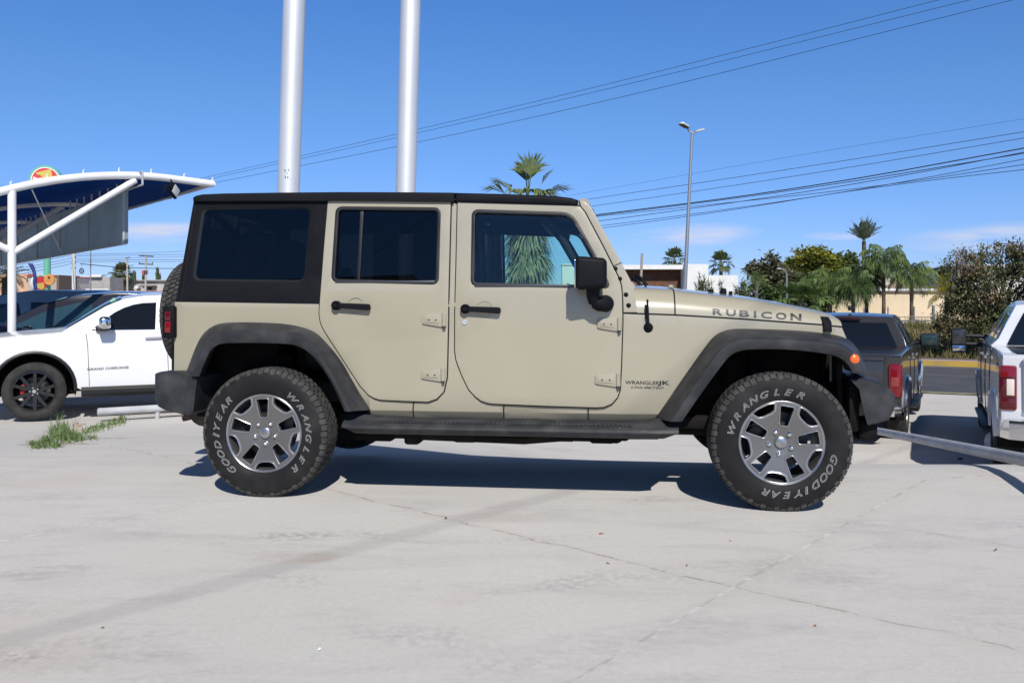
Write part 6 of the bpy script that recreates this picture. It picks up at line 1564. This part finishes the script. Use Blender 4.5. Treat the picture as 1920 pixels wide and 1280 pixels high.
m = MB(); m.box((.91, 0, .84), (.05, .8, .12), .02); m.build('front_grille', blkp, wsu); m = MB(); m.box((.88, 0, .48), (.10, 1.5, .14), .03); m.build('lower_grille', blkp, wsu)
for y in (-.72, .72): m = MB(); m.box((-3.83, y, 1.02), (.1, .34, .18), .03); m.build('tail_lamp', redl, wsu)
for x in (0, -2.915):
    for s in (-1, 1): car_wheel(wsu, x, s*.83, .372, .372, .252, .24, s, blkrim, 10, caliper=True)
vs, fs = text_mesh('GRAND CHEROKEE', offset=.02); x0 = min(v[0] for v in vs); x1 = max(v[0] for v in vs); y1 = max(v[1] for v in vs)
pa = fw_.S(163.5, 694.5, WS, 1); pb_ = fw_.S(241.5, 690.5, WS, 1); m = MB(); hh = .032
m.add([(pa[0]+(pb_[0]-pa[0])*(v[0]-x0)/(x1-x0), WS(pa[0], pa[1])+.003, pa[1]+(pb_[1]-pa[1])*(v[0]-x0)/(x1-x0)+hh*v[1]/y1) for v in vs], fs); m.build('door_lettering', mat('dark_grey_badge', (.05, .05, .05), .4), wsu, recalc=False, flat=True)

# ---- dark minivan behind it
tglass = mat('blue_green_car_glass', (.022, .055, .075), .06, spec=.35)
def simple_car(name, lab, ox, oy, oz, yaw, paint, low, upp, wins, WF, ax, wr, ws_line, rail_=None):
    t = thing(name, lab, 'car', (ox, oy, oz), yaw)
    m = MB(); shell(m, low, WF, .05, 6, lambda x, z, t_: .04*(1-t_*t_) if z > .95 else 0, gx=.3, gz=.12); m.build('body', paint, t, ang=35)
    m = MB(); shell(m, upp, WF, .07, 6, lambda x, z, t_: .05*(1-t_*t_) if z > 1.2 else 0, gx=.3, gz=.12, seg=4); m.build('cabin', paint, t, ang=35)
    for s in (-1, 1):
        for P in wins: m = MB(); panel(m, P, WF, s, .012, bev=.003, off=.006, gx=.4, gz=.12); m.build('side_window', tglass, t)
        for x in ax: car_wheel(t, x, s*(WF(x, .6)-.12), wr, wr, wr*.66, .22, s, alu, 10)
        m = MB(); mx_ = wins[0][0][0]-.15; m.box((mx_, s*1.03, 1.08), (.13, .2, .15), .04); m.build('wing_mirror', paint, t)
    cross(*ws_line, WF, 'windscreen', dglass, t, .012, .06, .05)
    if rail_:
        for y in (-.6, .6): m = MB(); m.tube([(a, y, b) for a, b in rail_], .018, 8); m.build('roof_rail', blkp, t)
    return t
def WV(x, z):
    w = .97
    if z > 1.0: w -= (z-1.0)*.27
    if x > .5: w -= (x-.5)**2*.4
    if x < -3.3: w -= (-3.3-x)**2*.1
    return w
vlow = [(.9, .35), (.95, .65), (.85, .9), (.5, 1.0), (0, 1.06), (-.4, 1.1), (-4.0, 1.12), (-4.1, .7), (-4.0, .4), (-3.5, .36)]+arcpts(-3.0, .36, .40, 0, 180)[::-1]+[(-2.5, .32), (-.46, .32)]+arcpts(0, .36, .40, 180, 0)+[(.5, .33)]
vupp = [(-.1, 1.02), (-.4, 1.20), (-.95, 1.50), (-1.5, 1.66), (-2.1, 1.71), (-3.3, 1.69), (-3.9, 1.60), (-4.05, 1.05)]
vwin = [[(-.62, 1.20), (-1.05, 1.42), (-1.5, 1.545), (-1.72, 1.57), (-1.78, 1.10), (-.55, 1.10)], [(-1.98, 1.585), (-3.05, 1.575), (-3.05, 1.12), (-1.98, 1.10)], [(-3.15, 1.57), (-3.75, 1.52), (-3.9, 1.2), (-3.15, 1.13)]]
dkp = mat('dark_plum_paint', (.020, .019, .027), .12, coat=.3, spec=.3)
simple_car('minivan', 'dark minivan parked behind the white car and canopy post', at(-60, 0, 21.6*KY).x, 14.6, G(-8, 14), R(180+18), dkp, vlow, vupp, vwin, WV, (0, -3.0), .35, ([-.25, -.5, -.75, -.98, -1.3], [1.13, 1.26, 1.395, 1.515, 1.61]))
def WT(x, z):
    w = 1.0
    if z > 1.25: w -= (z-1.25)*.22
    if x > .6: w -= (x-.6)**2*.3
    return w
tlow = [(.95, .45), (1.0, .8), (.9, 1.1), (.4, 1.18), (-.6, 1.26), (-4.0, 1.28), (-4.1, .8), (-4.0, .5), (-3.5, .45)]+arcpts(-3.0, .42, .46, 0, 180)[::-1]+[(-2.4, .42), (-.52, .42)]+arcpts(0, .42, .46, 180, 0)+[(.5, .42)]
tupp = [(-.5, 1.2), (-1.15, 1.70), (-1.45, 1.86), (-1.9, 1.93), (-3.2, 1.93), (-3.85, 1.82), (-4.05, 1.22)]
twin = [[(-.95, 1.34), (-1.30, 1.66), (-1.75, 1.70), (-1.85, 1.30), (-.85, 1.29)], [(-1.98, 1.71), (-2.85, 1.71), (-2.85, 1.30), (-1.98, 1.30)], [(-2.95, 1.71), (-3.6, 1.66), (-3.75, 1.36), (-2.95, 1.30)]]
simple_car('van', 'tall blue grey van with a long roof behind the dark minivan', at(-130, 0, 26.5*KY).x, 17.4, G(-10, 17)-.16, R(180+14), mat('blue_grey_paint', (.15, .24, .33), .4, coat=.3), tlow, tupp, twin, WT, (0, -3.0), .40, ([-.6, -.8, -1.0, -1.2, -1.42], [1.29, 1.44, 1.59, 1.735, 1.85]))

# ---- pickups
def pickup(name, lab, tail, yaw, oz, paint, chrome_b, Hs, tl_style, mir_big, corner):
    """tail: world xy of one rear corner (side 'corner'); x=0 at the tail, forward +"""
    f = Vector((math.cos(yaw), math.sin(yaw))); l = Vector((-math.sin(yaw), math.cos(yaw))); W = 1.01
    og = tail-l*(corner*W); t = thing(name, lab, 'pickup truck', (og.x, og.y, oz), yaw)
    def WP(x, z):
        w = W-.012*((z-.95)/.4)**2
        if z > 1.42*Hs: w -= (z-1.42*Hs)*.36+.05
        if x > 5.2: w -= (x-5.2)**2*.35
        if x < .15: w -= (.15-x)*.12
        return w
    H = lambda z: z*Hs
    low = [(.06, H(.62)), (.0, H(.80)), (.01, H(1.38)), (.06, H(1.41)), (1.88, H(1.42)), (1.92, H(1.43)), (4.25, H(1.38)), (5.5, H(1.28)), (5.82, H(1.12)), (5.86, H(.6)), (5.6, H(.46)), (5.45, H(.46))]+arcpts(4.92, .46, .50, 0, 180)+[(4.38, H(.46)), (1.84, H(.46))]+arcpts(1.30, .46, .50, 0, 180)+[(.70, H(.56))]
    m = MB(); shell(m, low, WP, .075, 6, None, gx=.35, gz=.11); bd = m.build('body', paint, t, ang=35)
    upp = [(1.98, H(1.36)), (2.14, H(1.80)), (2.26, H(1.93)), (2.7, H(1.985)), (3.2, H(1.965)), (3.55, H(1.90)), (4.35, H(1.40)), (4.3, H(1.34))]
    m = MB(); shell(m, upp, WP, .075, 6, lambda x, z, q: .03*(1-q*q) if z > H(1.5) else 0, gx=.3, gz=.1, seg=4); m.build('cab', paint, t, ang=35)
    m = MB(); rows = []
    for x, z in ((2.005, H(1.43)), (2.05, H(1.57)), (2.10, H(1.71)), (2.155, H(1.845))): w = WP(x, z)-.13; rows.append([(x-.016, w*q, z) for q in (-1, -.5, 0, .5, 1)])
    m.grid(rows); m.build('rear_window', dglass, t, recalc=False)
    m = MB(); m.box((2.13, 0, H(1.915)), (.05, .5, .045), .01); m.build('brake_light', mat('unlit_brake_lens', (.03, .008, .009), .3), t)
    for s in (-1, 1):
        for P in ([(3.0, H(1.46)), (3.0, H(1.83)), (3.5, H(1.80)), (4.02, H(1.48))], [(2.22, H(1.47)), (2.32, H(1.80)), (2.90, H(1.84)), (2.90, H(1.47))]): m = MB(); panel(m, P, WP, s, .012, bev=.003, off=.006, gx=.4, gz=.1); m.build('side_window', dglass, t)
        for x in (1.90, 2.97, 4.12): m = MB(); m.tube([(x, s*(WP(x, z)+.001), z) for z in (H(1.42), H(1.1), H(.8), H(.5))], .007, 5); m.build('door_gap', gap, t)
        for x in (2.35, 3.22): m = MB(); m.tube([(x-.12, s*(WP(x, 1.25)+.03), H(1.26)), (x+.1, s*(WP(x, 1.25)+.03), H(1.26))], .022, 8); m.build('door_handle', chrome if chrome_b else blkp, t)
        for cx in (1.30, 4.92): m = MB(); m.tube([(x, s*(WP(x, z)+.0), z) for x, z in arcpts(cx, .46, .495, 180, 0, 20)], .035, 8); m.build('arch_trim', chrome if chrome_b == 2 else paint, t)
        for x in (1.30, 4.92): liner(t, x, .46, .49, .5, .985, s); car_wheel(t, x, s*.86, .405, .41, .25, .28, s, alu, 12)
        m = MB(); m.box((3.1, s*1.02, .40), (2.2, .14, .05), .015); m.build('side_step', blkp, t)
        # tail lamps wrapping the corner
        z0, z1 = (H(.82), H(1.30)) if tl_style == 'w' else (H(.80), H(1.29))
        m = MB(); m.box((.055, s*(W-.085), (z0+z1)/2), (.17, .175, z1-z0), .03); tlm = m.build('tail_lamp', redl, t)
        if tl_style == 'w':
            m = MB(); m.box((-.033, s*(W-.105), z0+(z1-z0)*.52), (.01, .075, (z1-z0)*.36), .003); m.build('reversing_lens', mat('pale_lens', (.70, .62, .55), .15), tlm)
            m = MB(); m.box((-.033, s*(W-.085), z0+(z1-z0)*.17), (.008, .14, (z1-z0)*.22), .003); m.build('lower_lens', redd, tlm); m = MB(); m.box((-.033, s*(W-.040), z0+(z1-z0)*.52), (.008, .045, (z1-z0)*.36), .003); m.build('side_lens', redd, tlm)
            m = MB(); m.box((-.036, s*(W-.085), z0+(z1-z0)*.735), (.008, .15, .008), .001); m.box((-.036, s*(W-.085), z0+(z1-z0)*.30), (.008, .15, .008), .001); m.build('lens_divider', blkp, tlm)
        else:
            m = MB(); m.box((-.033, s*(W-.085), z0+(z1-z0)*.47), (.008, .10, (z1-z0)*.28), .003); m.build('centre_lens', mat('pale_red_lens', (.26, .05, .05), .2), tlm)
        # mirrors
        mm_ = MB()
        if mir_big:
            mm_.box((4.05, s*1.32, H(1.40)), (.14, .22, .38), .05, seg=3); mm_.tube([(4.05, s*.92, H(1.46)), (4.05, s*1.26, H(1.47))], .035, 8); mm_.tube([(4.05, s*.92, H(1.34)), (4.05, s*1.26, H(1.35))], .035, 8); k_ = mm_.build('wing_mirror', blkp, t)
            m = MB(); m.box((3.975, s*1.32, H(1.40)+.05), (.012, .18, .22), .004); m.build('mirror_glass', mat('dim_mirror', (.04, .042, .045), .08, spec=.8), k_); m = MB(); m.box((3.975, s*1.32, H(1.40)-.125), (.012, .18, .085), .004); m.build('lower_mirror_glass', chrome, k_)
        else:
            mm_.box((4.0, s*1.20, H(1.48)), (.15, .30, .24), .05, seg=3); mm_.tube([(4.0, s*.94, H(1.42)), (4.0, s*1.08, H(1.44))], .04, 8); k_ = mm_.build('wing_mirror', blkp, t)
            m = MB(); m.box((3.92, s*1.20, H(1.485)), (.012, .25, .19), .004); m.build('mirror_glass', mat('teal_mirror', (.03, .05, .05), .06, spec=.9), k_)
    m = MB(); m.box((-.012, 0, H(1.08)), (.05, 1.56, H(.56)), .02); m.box((-.03, 0, H(1.36)), (.05, 1.56, .05), .015); tg = m.build('tailgate', paint, t); m = MB(); m.box((-.045, 0, H(1.28)), (.03, .26, .07), .01); m.build('tailgate_handle', blkp, tg)
    m = MB(); m.box((.96, 0, H(1.40)+.012), (1.66, 1.66, .03), .01); m.build('bed_cover', blkp, t)
    bmat = chrome if chrome_b else blkp
    m = MB(); rows = []
    for y, x in ((-1.0, .10), (-.92, -.06), (-.6, -.14), (0, -.16), (.6, -.14), (.92, -.06), (1.0, .10)): rows.append([(x+.12, y, H(.50)), (x, y, H(.52)), (x-.015, y, H(.62)), (x, y, H(.72)), (x+.12, y, H(.74))])
    m.grid(rows); bp = m.build('rear_bumper', bmat, t, ang=40); m = MB(); m.box((-.10, 0, H(.73)), (.16, 1.2, .02), .004); m.build('bumper_step', blkp, bp)
    for y in (-.62, .62): m = MB(); m.lathe([(0, -.17), (.03, -.168), (.03, -.1)], 12, 'X', (0, y, H(.62))); m.build('parking_sensor', blkp, bp)
    m = MB(); m.box((2.9, 0, .58), (5.2, 1.5, .2), .03); m.build('underbody', und, t)
    cross([4.28, 4.1, 3.9, 3.72, 3.58], [H(1.44), H(1.56), H(1.69), H(1.80), H(1.89)], WP, 'windscreen', dglass, t, .012, .08, .03)
    return t, WP
dt, _ = pickup('pickup_truck', 'dark grey pickup seen from behind, beside the front bumper of the tan car', at(1691, 0, 18.0*KY).to_2d(), R(90-29), -.97, mat('graphite_paint', (.036, .035, .037), .2, coat=.6, spec=.3), 2, .955, 'd', False, -1)
m = MB(); m.box((2.75, .0, 2.0), (.14, .05, .09), .02); m.build('roof_antenna', blkp, dt)
wt, WPw = pickup('pickup_truck', 'white pickup with tall red lamps and tow mirrors at the right edge', at(1874, 0, 14.5*KY).to_2d(), R(90-27), -.95, mat('white_truck_paint', (.66, .67, .69), .25, coat=.8), 1, 1.06, 'w', True, 1)
vs, fs = text_mesh('4x4', offset=.02); m = MB(); m.add([(.62-v[0]*.15, WPw(.6, 1.3)+.004, 1.30+v[1]*.17) for v in vs], fs); m.build('bed_lettering', blkp, wt, recalc=False, flat=True)
vs, fs = text_mesh('POWER', shear=.2); m = MB(); m.add([(-.066, .74-v[0]*.10, 1.385+v[1]*.05) for v in vs], fs); m.build('tailgate_lettering', mat('blue_print', (.05, .12, .45), .5), wt, recalc=False, flat=True)
# blue car beyond the dark pickup
slow = [(.85, .3), (.9, .6), (.75, .78), (.0, .90), (-.5, .95), (-3.4, .98), (-3.5, .6), (-3.4, .35), (-3.0, .3)]+arcpts(-2.6, .32, .36, 0, 180)[::-1]+[(-2.1, .28), (-.42, .28)]+arcpts(0, .32, .36, 180, 0)+[(.4, .28)]
supp = [(-.4, .9), (-1.0, 1.25), (-1.4, 1.40), (-2.0, 1.45), (-2.7, 1.38), (-3.3, .95)]
swin = [[(-.95, 1.0), (-1.25, 1.26), (-1.85, 1.34), (-1.9, 1.0)], [(-2.0, 1.34), (-2.6, 1.28), (-2.95, 1.02), (-2.0, 1.0)]]
q = at(1702, 0, 31*KY); simple_car('hatchback', 'blue car almost hidden beyond the dark pickup mirror', q.x-1.60, 20.0, G(11, 20), R(90-12), mat('blue_paint', (.03, .05, .28), .3, coat=.7), slow, supp, swin, lambda x, z: .88-max(0, z-.9)*.35, (0, -2.6), .31, ([-.5, -.7, -.95, -1.2, -1.38], [.985, 1.10, 1.245, 1.335, 1.405]))
